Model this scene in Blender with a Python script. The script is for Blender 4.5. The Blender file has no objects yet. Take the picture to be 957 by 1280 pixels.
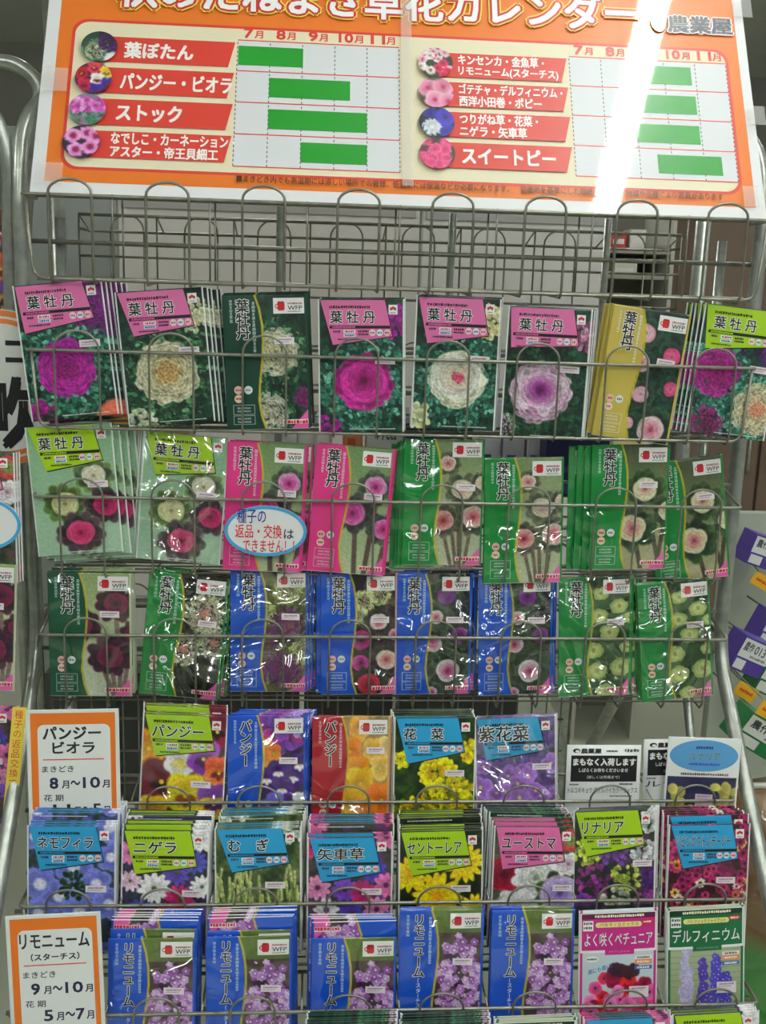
import bpy, math, random
import numpy as np
from mathutils import Matrix, Vector

# ---------------------------------------------------------------- camera, world, light, exposure
scene = bpy.context.scene
COL = scene.collection
Z0 = 1.55                                    # height of the empty top basket's rail above the floor
CAM_R = np.array([[0.99744114, -0.06474014, 0.03032975],
                  [0.01601842, -0.21107472, -0.97733867],
                  [0.06967488, 0.97532363, -0.20949757]])
CAM_C = np.array([-0.10723633, -1.27513818, Z0 - 0.09883447])
CAM_F = 1286.88
cam_data = bpy.data.cameras.new('camera')
cam_data.sensor_fit = 'HORIZONTAL'
cam_data.sensor_width = 36.0
cam_data.lens = CAM_F / 957.0 * 36.0
cam_data.clip_start = 0.02
cam = bpy.data.objects.new('camera', cam_data)
COL.objects.link(cam)
_m = Matrix.Identity(4)
for i in range(3):
    _m[i][0] = CAM_R[0][i]; _m[i][1] = -CAM_R[1][i]; _m[i][2] = -CAM_R[2][i]; _m[i][3] = CAM_C[i]
cam.matrix_world = _m
scene.camera = cam

world = bpy.data.worlds.new('world'); scene.world = world
world.use_nodes = True
world.node_tree.nodes['Background'].inputs[0].default_value = (0.80, 0.88, 0.86, 1)
world.node_tree.nodes['Background'].inputs[1].default_value = 0.15
scene.view_settings.view_transform = 'Standard'
scene.view_settings.look = 'None'
scene.view_settings.exposure = -0.37
scene.view_settings.gamma = 1.0
scene.view_settings.use_curve_mapping = False
TUBE_POWER = 62.0                            # emission of the ceiling tubes

# ---------------------------------------------------------------- helpers
PI = math.pi
rng = random.Random(7)

def lin(c):
    c = np.asarray(c, float)
    return np.where(c <= 0.04045, c / 12.92, ((c + 0.055) / 1.055) ** 2.4)

def C8(r, g, b): return (r / 255, g / 255, b / 255)

def ray(px, py):
    d = CAM_R.T @ np.array([(px - 478.5) / CAM_F, (py - 640) / CAM_F, 1.0])
    return d

def at(px, py, P, n):
    d = ray(px, py); t = np.dot(np.asarray(P) - CAM_C, n) / np.dot(d, n)
    return CAM_C + t * d

def at_y(px, py, y): return at(px, py, (0, y, 0), np.array([0, 1.0, 0]))

def tag(o, label=None, cat=None, group=None, kind=None):
    if label: o['label'] = label
    if cat: o['category'] = cat
    if group: o['group'] = group
    if kind: o['kind'] = kind
    return o

def empty(name, M=None):
    o = bpy.data.objects.new(name, None); COL.objects.link(o)
    o.empty_display_size = 0.02
    if M is not None: o.matrix_world = M
    return o

def frame(P, r, u):
    """Matrix with local X along r, local Z along u (made square), origin P."""
    r = np.asarray(r, float); r = r / np.linalg.norm(r)
    u = np.asarray(u, float); u = u - r * np.dot(u, r); u = u / np.linalg.norm(u)
    y = np.cross(u, r)
    m = Matrix.Identity(4)
    for i in range(3):
        m[i][0] = r[i]; m[i][1] = y[i]; m[i][2] = u[i]; m[i][3] = P[i]
    return m

class MB:
    """Collects vertices, faces and a colour per vertex and builds ONE mesh."""
    def __init__(s): s.v = []; s.f = []; s.c = []; s.smooth = []
    def add(s, vs, fs, col, smooth=False):
        b = len(s.v); s.v += [tuple(v) for v in vs]
        s.f += [tuple(i + b for i in f) for f in fs]
        s.smooth += [smooth] * len(fs)
        if len(np.shape(col)) == 1: s.c += [tuple(col)] * len(vs)
        else: s.c += [tuple(c) for c in col]
    def box(s, lo, hi, col, bev=0.0):
        x0, y0, z0 = lo; x1, y1, z1 = hi
        if bev <= 0:
            vs = [(x, y, z) for x in (x0, x1) for y in (y0, y1) for z in (z0, z1)]
            s.add(vs, [(0, 1, 3, 2), (4, 6, 7, 5), (0, 4, 5, 1), (2, 3, 7, 6), (0, 2, 6, 4), (1, 5, 7, 3)], col); return
        vs = []; b = bev
        for x in (0, 1):
            for y in (0, 1):
                for z in (0, 1):
                    X = (x0, x1)[x]; Y = (y0, y1)[y]; Z = (z0, z1)[z]
                    sx, sy, sz = (b if x == 0 else -b), (b if y == 0 else -b), (b if z == 0 else -b)
                    vs += [(X, Y + sy, Z + sz), (X + sx, Y, Z + sz), (X + sx, Y + sy, Z)]
        def I(x, y, z, k): return (x * 4 + y * 2 + z) * 3 + k
        fs = []
        for a in (0, 1):
            q = [I(a, 0, 0, 0), I(a, 1, 0, 0), I(a, 1, 1, 0), I(a, 0, 1, 0)]; fs.append(q if a else q[::-1])
            q = [I(0, a, 0, 1), I(0, a, 1, 1), I(1, a, 1, 1), I(1, a, 0, 1)]; fs.append(q if a else q[::-1])
            q = [I(0, 0, a, 2), I(1, 0, a, 2), I(1, 1, a, 2), I(0, 1, a, 2)]; fs.append(q if a else q[::-1])
        for y in (0, 1):
            for z in (0, 1): fs.append([I(0, y, z, 1), I(1, y, z, 1), I(1, y, z, 2), I(0, y, z, 2)])
        for x in (0, 1):
            for z in (0, 1): fs.append([I(x, 0, z, 0), I(x, 1, z, 0), I(x, 1, z, 2), I(x, 0, z, 2)])
            for y in (0, 1): fs.append([I(x, y, 0, 0), I(x, y, 1, 0), I(x, y, 1, 1), I(x, y, 0, 1)])
        for x in (0, 1):
            for y in (0, 1):
                for z in (0, 1): fs.append([I(x, y, z, 0), I(x, y, z, 1), I(x, y, z, 2)])
        s.add(vs, fs, col)
    def tube(s, pts, r, col, seg=8, closed=False):
        P = [np.asarray(p, float) for p in pts]
        n = len(P); vs = []; fs = []
        up = None
        for i in range(n):
            if closed: t = P[(i + 1) % n] - P[i - 1]
            else: t = P[min(i + 1, n - 1)] - P[max(i - 1, 0)]
            t = t / (np.linalg.norm(t) + 1e-12)
            if up is None:
                a = np.array([0, 0, 1.0]) if abs(t[2]) < .9 else np.array([1.0, 0, 0])
                up = np.cross(t, a)
            up = up - t * np.dot(up, t); up = up / (np.linalg.norm(up) + 1e-12)
            w = np.cross(t, up)
            for k in range(seg):
                a = 2 * PI * k / seg
                vs.append(P[i] + r * (math.cos(a) * up + math.sin(a) * w))
        m = n if closed else n - 1
        for i in range(m):
            for k in range(seg):
                j = (i + 1) % n
                fs.append((i * seg + k, i * seg + (k + 1) % seg, j * seg + (k + 1) % seg, j * seg + k))
        if not closed:
            fs.append(tuple(range(seg))[::-1]); fs.append(tuple(range((n - 1) * seg, n * seg)))
        s.add(vs, fs, col, True)
    def build(s, name, mat, parent=None, M=None):
        me = mesh_from(np.array(s.v, float), s.f, np.array(s.c, float), name, s.smooth)
        me.materials.append(mat)
        return link(name, me, parent, M)

def mesh_from(v, f, c, name, smooth=None):
    me = bpy.data.meshes.new(name)
    me.from_pydata([tuple(x) for x in v], [], f)
    at_ = me.color_attributes.new('col', 'FLOAT_COLOR', 'POINT')
    rgba = np.ones((len(v), 4), np.float32); rgba[:, :3] = lin(np.clip(c, 0, 1))
    at_.data.foreach_set('color', rgba.ravel())
    if smooth is not None and any(smooth): me.polygons.foreach_set('use_smooth', np.array(smooth, bool))
    me.update()
    return me

def link(name, me, parent=None, M=None):
    o = bpy.data.objects.new(name, me); COL.objects.link(o)
    if parent is not None: o.parent = parent
    if M is not None: o.matrix_world = M
    return o

def arc(cx, cz, r, a0, a1, n, y=0.0):
    return [(cx + r * math.cos(a0 + (a1 - a0) * i / n), y, cz + r * math.sin(a0 + (a1 - a0) * i / n)) for i in range(n + 1)]

def rounded(pts, r, n=5):
    """A polyline with its inner corners rounded."""
    P = [np.asarray(p, float) for p in pts]; out = [P[0]]
    for i in range(1, len(P) - 1):
        a = P[i - 1] - P[i]; b = P[i + 1] - P[i]
        k = min(r, .49 * np.linalg.norm(a), .49 * np.linalg.norm(b))
        A = P[i] + a / np.linalg.norm(a) * k; B = P[i] + b / np.linalg.norm(b) * k
        for j in range(n + 1):
            t = j / n; out.append((1 - t) ** 2 * A + 2 * t * (1 - t) * P[i] + t * t * B)
    out.append(P[-1]); return out

# ---------------------------------------------------------------- materials
def new_mat(name):
    m = bpy.data.materials.new(name); m.use_nodes = True
    nt = m.node_tree; b = nt.nodes['Principled BSDF']
    return m, nt, b

def print_mat(name, rough, coat, coat_rough, bump, scale, dist=0.002, grain=0.0, ior=1.5):
    """Printed paper or film: colour from the print, optional clear film with creases."""
    m, nt, b = new_mat(name); N = nt.nodes; L = nt.links
    a = N.new('ShaderNodeAttribute'); a.attribute_name = 'col'
    L.new(a.outputs['Color'], b.inputs['Base Color'])
    b.inputs['Roughness'].default_value = rough
    b.inputs['Coat Weight'].default_value = coat
    b.inputs['Coat Roughness'].default_value = coat_rough; b.inputs['Coat IOR'].default_value = ior
    if bump > 0:
        gm = N.new('ShaderNodeNewGeometry')
        nz = N.new('ShaderNodeTexNoise'); nz.inputs['Scale'].default_value = scale
        nz.inputs['Detail'].default_value = 2.0; nz.inputs['Roughness'].default_value = 0.5; nz.inputs['Distortion'].default_value = 0.7
        L.new(gm.outputs['Position'], nz.inputs['Vector'])
        bp = N.new('ShaderNodeBump'); bp.inputs['Strength'].default_value = bump; bp.inputs['Distance'].default_value = dist
        L.new(nz.outputs['Fac'], bp.inputs['Height'])
        L.new(bp.outputs['Normal'], b.inputs['Coat Normal'])
        if grain: L.new(bp.outputs['Normal'], b.inputs['Normal'])
    return m

M_PAPER = print_mat('printed_paper', 0.42, 0.25, 0.22, 0.25, 26, 0.002)
M_FILM = print_mat('printed_glossy_film', 0.35, 1.0, 0.08, 1.0, 9, 0.06, ior=1.8)
M_CRINKLE = print_mat('printed_crinkled_film', 0.35, 1.0, 0.085, 1.0, 10, 0.115, ior=2.2)
M_CARD = print_mat('printed_card', 0.6, 0.1, 0.3, 0.0, 1)
M_BOARD = print_mat('laminated_print', 0.45, 1.0, 0.035, 0.06, 9, 0.001)
M_STICKER = print_mat('sticker_paper', 0.55, 0.0, 0.3, 0.0, 1)
M_BOX = print_mat('printed_carton', 0.45, 0.2, 0.2, 0.0, 1)

def metal_mat(name, col, rough, metallic):
    m, nt, b = new_mat(name); N = nt.nodes; L = nt.links
    nz = N.new('ShaderNodeTexNoise'); nz.inputs['Scale'].default_value = 60; nz.inputs['Detail'].default_value = 4
    tc = N.new('ShaderNodeTexCoord'); L.new(tc.outputs['Object'], nz.inputs['Vector'])
    cr = N.new('ShaderNodeValToRGB')
    cr.color_ramp.elements[0].position = .32; cr.color_ramp.elements[1].position = .62
    cr.color_ramp.elements[0].color = (*lin(np.array(col) * .86), 1); cr.color_ramp.elements[1].color = (*lin(col), 1)
    L.new(nz.outputs['Fac'], cr.inputs[0]); L.new(cr.outputs[0], b.inputs['Base Color'])
    b.inputs['Metallic'].default_value = metallic; b.inputs['Roughness'].default_value = rough
    return m
M_WIRE = metal_mat('zinc_wire', C8(150, 149, 136), 0.38, 0.7)
M_POST = metal_mat('chromed_tube', C8(186, 190, 182), 0.33, 0.7)

def noise_mat(name, c1, c2, scale, rough):
    m, nt, b = new_mat(name); N = nt.nodes; L = nt.links
    nz = N.new('ShaderNodeTexNoise'); nz.inputs['Scale'].default_value = scale; nz.inputs['Detail'].default_value = 5
    tc = N.new('ShaderNodeTexCoord'); L.new(tc.outputs['Object'], nz.inputs['Vector'])
    mx = N.new('ShaderNodeMix'); mx.data_type = 'RGBA'
    mx.inputs[6].default_value = (*lin(c1), 1); mx.inputs[7].default_value = (*lin(c2), 1)
    L.new(nz.outputs['Fac'], mx.inputs[0]); L.new(mx.outputs[2], b.inputs['Base Color'])
    b.inputs['Roughness'].default_value = rough
    return m
M_FLOOR = noise_mat('vinyl_floor', C8(168, 172, 154), C8(186, 188, 170), 3.0, 0.35)
M_WALL = noise_mat('painted_wall', C8(150, 150, 142), C8(166, 166, 158), 2.0, 0.8)
M_CEIL = noise_mat('ceiling_board', C8(205, 205, 198), C8(220, 220, 214), 6.0, 0.9)
M_BROWN = noise_mat('brown_laminate', C8(112, 92, 78), C8(128, 106, 90), 4.0, 0.5)

def tape_mat():
    m, nt, b = new_mat('clear_tape')
    b.inputs['Base Color'].default_value = (.85, .83, .8, 1); b.inputs['Roughness'].default_value = .25
    b.inputs['Alpha'].default_value = .22
    return m
M_TAPE = tape_mat()
def emit_mat(name, col, s):
    m, nt, b = new_mat(name)
    b.inputs['Base Color'].default_value = (*col, 1)
    b.inputs['Emission Color'].default_value = (*col, 1); b.inputs['Emission Strength'].default_value = s
    return m
M_TUBE = emit_mat('fluorescent_tube', (0.95, 1.0, 0.97), TUBE_POWER)
def plain_mat(name, col, rough, spec=.5):
    m, nt, b = new_mat(name); b.inputs['Base Color'].default_value = (*lin(col), 1); b.inputs['Roughness'].default_value = rough
    return m
M_WHITE = noise_mat('white_enamel', C8(225, 225, 220), C8(235, 235, 230), 8, 0.5)

# ---------------------------------------------------------------- lettering
_tc = bpy.data.curves.new('glyph_source', 'FONT'); _tc.resolution_u = 2
_to = bpy.data.objects.new('glyph_source', _tc); COL.objects.link(_to)
_gc = {}
def glyph(txt, bold):
    """(vertices Nx2, faces) of a text whose box is taken from its own outline."""
    k = (txt, round(bold, 4))
    if k not in _gc:
        _tc.body = txt; _tc.offset = bold
        bpy.context.view_layer.update()
        me = _to.to_mesh()
        v = np.zeros(len(me.vertices) * 3); me.vertices.foreach_get('co', v)
        _gc[k] = (v.reshape(-1, 3)[:, :2].copy(), [tuple(p.vertices) for p in me.polygons])
        _to.to_mesh_clear()
    return _gc[k]

def text_box(txt, x0, z0, x1, z1, bold=0.0, extra=0.0, shear=0.0):
    """Text stretched into the box (x0,z0)-(x1,z1); bold and extra thicken the strokes with shifted copies."""
    v, f = glyph(txt, 0)
    if len(v) == 0: return np.zeros((0, 3)), []
    lo = v.min(0); hi = v.max(0); d = np.maximum(hi - lo, 1e-6)
    sx = (x1 - x0) / d[0]; sz = (z1 - z0) / max(d[1], .05)
    o = np.empty_like(v); o[:, 0] = x0 + (v[:, 0] - lo[0]) * sx; o[:, 1] = z0 + (v[:, 1] - lo[1]) * sz
    if shear: o[:, 0] += (o[:, 1] - z0) * shear
    e = bold + extra
    if e <= 0: return np.column_stack([o, np.zeros(len(o))]), f
    k = 8 if extra else 4; s = min(abs(sx), abs(sz)); V = []; FF = []
    for i in range(k):
        a = 2 * PI * (i + .5) / k
        FF += [tuple(q + len(v) * i for q in t) for t in f]
        V.append(np.column_stack([o + np.array([math.cos(a) * e * s * 1.1, math.sin(a) * e * s * 1.1]), np.full(len(o), 7e-6 * i)]))
    return np.concatenate(V), FF

class Print:
    """Flat printed shapes in local metres (x right, z up) that sit a hair in front of a surface y = -surf(x, z)."""
    def __init__(s, surf=lambda x, z: 0.0 * x, lift=0.00022, step=0.00007):
        s.mb = MB(); s.surf = surf; s.n = 0; s.lift = lift; s.step = step
    def add(s, v, f, col):
        if len(v) == 0: return
        v = np.asarray(v, float)
        y = -(s.surf(v[:, 0], v[:, 1]) + s.lift + s.step * s.n + (v[:, 2] if v.shape[1] == 3 else 0))
        fs = []
        for q in f:                       # faces look towards -y
            a = 0.0
            for i in range(len(q)):
                p, r = v[q[i]], v[q[(i + 1) % len(q)]]; a += p[0] * r[1] - r[0] * p[1]
            fs.append(q if a > 0 else tuple(q)[::-1])
        s.mb.add(np.stack([v[:, 0], y, v[:, 1]], 1), fs, col)
    def layer(s): s.n += 1
    def poly(s, pts, col): s.add(pts, [tuple(range(len(pts)))], col)
    def rect(s, x0, z0, x1, z1, col, nx=1):
        xs = np.linspace(x0, x1, nx + 1)
        v = [(x, z0) for x in xs] + [(x, z1) for x in xs]
        s.add(v, [(i, i + 1, nx + 2 + i, nx + 1 + i) for i in range(nx)], col)
    def quad(s, a, b, c, d, col, n=6):
        """a,b along the bottom, c,d along the top (a-b-c-d round), split so it follows the surface."""
        a, b, c, d = map(np.array, (a, b, c, d)); v = []; f = []
        for j in range(n + 1):
            for i in range(n + 1):
                t, w = i / n, j / n
                v.append((1 - w) * ((1 - t) * a + t * b) + w * ((1 - t) * d + t * c))
        for j in range(n):
            for i in range(n):
                k = j * (n + 1) + i; f.append((k, k + 1, k + n + 2, k + n + 1))
        s.add(v, f, col)
    def disc(s, x, z, rx, rz, col, n=20):
        R = 1 if rx < .008 else 6
        v = [(x, z)]; f = []
        for k in range(1, R + 1): v += [(x + rx * k / R * math.cos(2 * PI * i / n), z + rz * k / R * math.sin(2 * PI * i / n)) for i in range(n)]
        f = [(0, 1 + i, 1 + (i + 1) % n) for i in range(n)]
        for k in range(R - 1): f += [(1 + k * n + i, 1 + (k + 1) * n + i, 1 + (k + 1) * n + (i + 1) % n, 1 + k * n + (i + 1) % n) for i in range(n)]
        s.add(v, f, col)
    def ring(s, x, z, rx, rz, w, col, n=40):
        v = []; f = []
        for i in range(n):
            a = 2 * PI * i / n
            v += [(x + rx * math.cos(a), z + rz * math.sin(a)), (x + (rx - w) * math.cos(a), z + (rz - w) * math.sin(a))]
            j = (i + 1) % n; f.append((2 * i, 2 * j, 2 * j + 1, 2 * i + 1))
        s.add(v, f, col)
    def text(s, txt, x0, z0, x1, z1, col, bold=0.0, outline=None, ow=0.03, shear=0.0):
        if outline is not None:
            s.add(*text_box(txt, x0, z0, x1, z1, bold, ow, shear), outline); s.layer()
        s.add(*text_box(txt, x0, z0, x1, z1, bold, 0, shear), col)
    def vtext(s, txt, x, ztop, size, col, bold=0.0, outline=None, ow=0.03, pitch=1.08, asp=1.0):
        z = ztop; todo = []
        for ch in txt:
            if ch == ' ': z -= size * .5; continue
            v, f = glyph(ch, 0); lo = v.min(0); hi = v.max(0); d = hi - lo
            hh = size * min(1.0, max(d[1], .12) / .92) if d[1] < .86 else size
            ww = size * asp * min(1.0, d[0] / .92) if d[0] < .86 else size * asp
            if ch in 'ー－―':
                todo.append((ch, x - size * .05, z - size * .94, x + size * .05, z - size * .06, 1))
            else:
                zc = z - size / 2
                todo.append((ch, x - ww / 2, zc - hh / 2, x + ww / 2, zc + hh / 2, 0))
            z -= size * pitch
        for pas in ((0, 1) if outline is not None else (1,)):
            for ch, a, b, c, d, rot in todo:
                if rot:
                    e = size * (bold + ow) * 1.1 if pas == 0 else size * bold
                    s.rect(a - e, b - e, c + e, d + e, outline if pas == 0 else col)
                else:
                    s.add(*text_box(ch, a, b, c, d, bold, ow if pas == 0 else 0), outline if pas == 0 else col)
            s.layer()
        return z
    def dashes(s, x0, z0, x1, h, col, r, vertical=False):
        """Small print too fine to read: a row of short marks."""
        t = x0
        while t < x1 - h * .3:
            w = h * r.uniform(.35, .95)
            w = min(w, x1 - t)
            if vertical: s.rect(z0, -t - w, z0 + h, -t, col)
            else: s.rect(t, z0 + h * r.choice((0, 0, .1)), t + w, z0 + h * r.choice((1, 1, .85)), col)
            t += w + h * r.uniform(.12, .3)
    def build(s, name, mat, parent): return s.mb.build(name, mat, parent)
# ---------------------------------------------------------------- printed flower pictures (drawn from code, one colour per grid point)
NU, NV = 96, 148
class Art:
    def __init__(s, base, seed=0, w=NU, h=NV):
        s.w, s.h = w, h
        s.a = np.zeros((h, w, 3)); s.a[:] = base
        s.r = np.random.RandomState(seed)
        s.Y, s.X = np.mgrid[0:h, 0:w].astype(float)
    def noise(s, cell):
        gh, gw = int(s.h / cell) + 3, int(s.w / cell) + 3
        g = s.r.rand(gh, gw); y = s.Y / cell; x = s.X / cell
        y0 = y.astype(int); x0 = x.astype(int); fy = y - y0; fx = x - x0
        fy = fy * fy * (3 - 2 * fy); fx = fx * fx * (3 - 2 * fx)
        return (g[y0, x0] * (1 - fx) + g[y0, x0 + 1] * fx) * (1 - fy) + (g[y0 + 1, x0] * (1 - fx) + g[y0 + 1, x0 + 1] * fx) * fy
    def mottle(s, cols, cell=14):
        n = .5 * s.noise(cell) + .3 * s.noise(cell / 2) + .2 * s.noise(cell / 4)
        n = np.clip((n - .25) / .5, 0, .999) * (len(cols) - 1)
        i = n.astype(int); f = (n - i)[..., None]; c = np.array(cols)
        s.a = c[i] * (1 - f) + c[np.minimum(i + 1, len(cols) - 1)] * f
        return s
    def vgrad(s, top, bot):
        t = (s.Y / (s.h - 1))[..., None]; s.a = np.array(top) * (1 - t) + np.array(bot) * t; return s
    def blob(s, cx, cy, rx, ry, ang, col, rim=None, soft=.25, power=3.0, dark=None):
        R = max(rx, ry) * 1.25 + 1
        x0, x1 = int(max(0, cx - R)), int(min(s.w, cx + R + 2)); y0, y1 = int(max(0, cy - R)), int(min(s.h, cy + R + 2))
        if x0 >= x1 or y0 >= y1: return
        X = s.X[y0:y1, x0:x1] - cx; Y = s.Y[y0:y1, x0:x1] - cy
        c, n = math.cos(ang), math.sin(ang)
        u = (c * X + n * Y) / rx; v = (-n * X + c * Y) / ry
        d = np.sqrt(u * u + v * v)
        al = np.clip((1 + soft * .5 - d) / soft, 0, 1)[..., None]
        k = np.array(col) * np.ones(d.shape + (3,))
        if rim is not None:
            t = (np.clip(d, 0, 1) ** power)[..., None]; k = k * (1 - t) + np.array(rim) * t
        if dark is not None:
            t = np.clip(-u * .5 + .2, 0, 1)[..., None]; k = k * (1 - t) + np.array(dark) * t
        w = s.a[y0:y1, x0:x1]; w[:] = w * (1 - al) + k * al
    def line(s, x0, y0, x1, y1, wd, col):
        n = int(max(abs(x1 - x0), abs(y1 - y0)) / max(.6, wd * .5)) + 2
        for i in range(n):
            t = i / (n - 1); j = s.r.uniform(.85, 1.12)
            s.blob(x0 + (x1 - x0) * t, y0 + (y1 - y0) * t, wd, wd, 0, np.clip(np.array(col) * j, 0, 1), soft=.6)
    def jit(s, c, k=.12): return np.clip(np.array(c) * (1 + s.r.uniform(-k, k)) + s.r.uniform(-.02, .02, 3), 0, 1)
    def ruffle(s, cx, cy, r, outer, head, r_in=.62, heart=None, fine=1.0):
        """An ornamental kale seen from above: frilled outer leaves and a head of many curled small ones."""
        n = int(max(120, min(620, r * r * .42)))
        for i in range(n):                                    # frilled outer leaves
            t = 1 - i / n; a = s.r.uniform(0, 2 * PI); q = r * (r_in * .85 + (1.08 - r_in * .85) * t) * s.r.uniform(.88, 1.08)
            c = np.array(outer[s.r.randint(len(outer))]) * s.r.uniform(.45, 1.15)
            k = s.r.uniform(1.3, 3.4) * (.6 + r / 90)
            s.blob(cx + q * math.cos(a), cy + q * math.sin(a), k, k * .55, a + s.r.uniform(-1.5, 1.5), c, rim=np.clip(c * 1.5 + .05, 0, 1), power=2.0, soft=.5)
        m = int(max(110, min(560, r * r * .36)))
        for i in range(m):                                    # the coloured head
            t = 1 - i / m; a = i * 2.39996 + s.r.uniform(-.5, .5); q = r * r_in * t ** .58 * s.r.uniform(.9, 1.06)
            c = np.array(head[0]) * (1 - t) + np.array(head[1]) * t
            b = s.r.uniform(.72, 1.1)
            k = r * (.05 + .035 * t) * s.r.uniform(.8, 1.3)
            s.blob(cx + q * math.cos(a), cy + q * math.sin(a), k * .62, k * 1.15, a + s.r.uniform(-.6, .6), np.clip(c * b * .66, 0, 1), rim=np.clip(c * b * 1.16, 0, 1), power=1.5, dark=c * .42, soft=.4)
        if heart is not None:
            for i in range(30):
                t = 1 - i / 30; a = i * 2.39996; q = r * .24 * t ** .6
                s.blob(cx + q * math.cos(a), cy + q * math.sin(a), r * .035, r * .065, a, s.jit(np.array(heart) * .75), rim=s.jit(np.array(heart) * 1.12), power=2)
    def rose(s, cx, cy, r, leaf, outer, inner, n_leaf=9, head=.66, asp=.86):
        """A rosette with broad smooth petals seen a little from the side."""
        for ring, (q, k) in enumerate(((.80, .36), (.62, .36))):
            for i in range(n_leaf):
                a = 2 * PI * (i + ring * .5) / n_leaf + s.r.uniform(-.25, .25)
                c = s.jit(np.array(leaf) * (.9 if ring == 0 else .7), .25)
                s.blob(cx + q * r * math.cos(a), cy + q * r * asp * math.sin(a), k * r * s.r.uniform(.85, 1.15), k * r * .8, a, c, rim=np.clip(c * 1.5 + .05, 0, 1), power=6, dark=c * .5)
        rings = [(1.0, 8), (.84, 8), (.68, 7), (.52, 6), (.38, 5), (.24, 4), (.12, 3)]
        for j, (q, n) in enumerate(rings):
            t = j / (len(rings) - 1)
            c = np.array(outer) * (1 - t) + np.array(inner) * t
            ph = s.r.uniform(0, 6.28)
            for i in range(n):
                a = ph + 2 * PI * i / n + s.r.uniform(-.28, .28)
                k = r * head * (.46 - .24 * t) * s.r.uniform(.88, 1.12)
                b = s.r.uniform(.88, 1.06)
                s.blob(cx + q * .64 * head * r * math.cos(a), cy + q * .64 * head * r * asp * math.sin(a), k * .72, k, a,
                       np.clip(c * .80 * b, 0, 1), rim=np.clip(c * 1.22 + .03, 0, 1), power=5, dark=c * .48, soft=.3)
        s.blob(cx, cy, r * .07, r * .06, 0, np.array(inner) * .6, soft=.8)
    def grain(s, k=.10):
        g = s.r.normal(0, 1, (s.h, s.w)); g = (g + np.roll(g, 1, 0) + np.roll(g, 1, 1) + np.roll(g, (1, 1), (0, 1))) / 2
        s.a = np.clip(s.a * (1 + k * g[..., None]), 0, 1); return s
    def petals(s, cx, cy, r, n, col, rim=None, eye=None, eye_r=.25, wide=.55, a0=None, jitter=.1):
        a0 = s.r.uniform(0, 6.28) if a0 is None else a0
        for i in range(n):
            a = a0 + 2 * PI * i / n + s.r.uniform(-.1, .1)
            c = s.jit(col, jitter)
            s.blob(cx + .55 * r * math.cos(a), cy + .55 * r * math.sin(a), .52 * r, r * wide, a, c,
                   rim=s.jit(rim, .05) if rim is not None else np.clip(c * 1.15, 0, 1), power=2.5, dark=c * .75)
        if eye is not None: s.blob(cx, cy, r * eye_r, r * eye_r, 0, eye, soft=.5)
    def pansy(s, cx, cy, r, top, low, face, eye=(.95, .8, .15)):
        for a, q, k, c in ((-2.2, .45, .62, top), (-.95, .45, .62, top), (2.7, .4, .5, low), (.45, .4, .5, low), (1.57, .45, .62, low)):
            c = s.jit(c, .08)
            s.blob(cx + q * r * math.cos(a), cy + q * r * math.sin(a), k * r, k * r * .85, a, c, rim=np.clip(c * 1.15, 0, 1), power=3, dark=np.array(c) * .7)
        if face is not None:
            for a in (1.57, 2.6, .55): s.blob(cx + .28 * r * math.cos(a), cy + .28 * r * math.sin(a), .22 * r, .16 * r, a, face, soft=.7)
        s.blob(cx, cy + .04 * r, .1 * r, .1 * r, 0, eye, soft=.5)
    def cluster(s, cx, cy, r, n, cols, k, petals=0, eye=None, sq=1.0):
        for i in range(n):
            a = s.r.uniform(0, 6.28); q = r * math.sqrt(s.r.rand())
            c = cols[s.r.randint(len(cols))]; x, y = cx + q * math.cos(a), cy + q * math.sin(a) * sq
            if petals: s.petals(x, y, k * s.r.uniform(.8, 1.2), petals, c, eye=eye, wide=.45)
            else:
                c = s.jit(c, .18); s.blob(x, y, k * s.r.uniform(.7, 1.3), k * s.r.uniform(.6, 1.0), a, c, rim=np.clip(c * 1.25, 0, 1), power=3, dark=c * .7)
    def border(s, px, col=(.93, .94, .93)):
        s.a[:, :px] = col; s.a[:, -px:] = col; return s

DG = [C8(6, 26, 18), C8(16, 48, 34), C8(34, 78, 58)]
TEAL = [C8(22, 84, 66), C8(48, 120, 96), C8(96, 160, 136), C8(16, 62, 50)]
GRN = [C8(22, 62, 38), C8(46, 98, 60), C8(92, 140, 96), C8(12, 40, 26)]
SAGE = (C8(132, 176, 134), C8(176, 206, 178))

def art_magenta():
    s = Art((0, 0, 0), 1).mottle(DG, 10)
    s.ruffle(88, 18, 36, [C8(120, 20, 120), C8(90, 14, 90)], (C8(150, 30, 150), C8(110, 20, 110)), .9)
    s.ruffle(45, 92, 52, TEAL, (C8(196, 34, 160), C8(190, 40, 170)), .56, C8(150, 20, 120))
    s.cluster(12, 142, 16, 40, [C8(190, 30, 150), C8(130, 20, 110)], 3); s.blob(88, 146, 20, 14, -.6, C8(232, 120, 90))
    return s
def art_cream():
    s = Art((0, 0, 0), 2).mottle(DG, 10)
    s.cluster(90, 30, 18, 60, [C8(214, 214, 170), C8(190, 190, 150)], 3)
    s.ruffle(48, 90, 52, GRN, (C8(232, 214, 160), C8(232, 230, 192)), .62, C8(200, 160, 100))
    s.cluster(14, 144, 16, 50, [C8(222, 226, 196), C8(170, 190, 150)], 3); return s
def art_darkcream():
    s = Art((0, 0, 0), 3).mottle(DG, 9)
    s.ruffle(58, 62, 34, GRN, (C8(226, 222, 170), C8(226, 228, 196)), .72); s.ruffle(48, 130, 28, GRN, (C8(230, 222, 190), C8(224, 226, 206)), .8)
    s.cluster(88, 112, 10, 60, [C8(120, 30, 100), C8(90, 20, 80)], 2); return s
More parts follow.
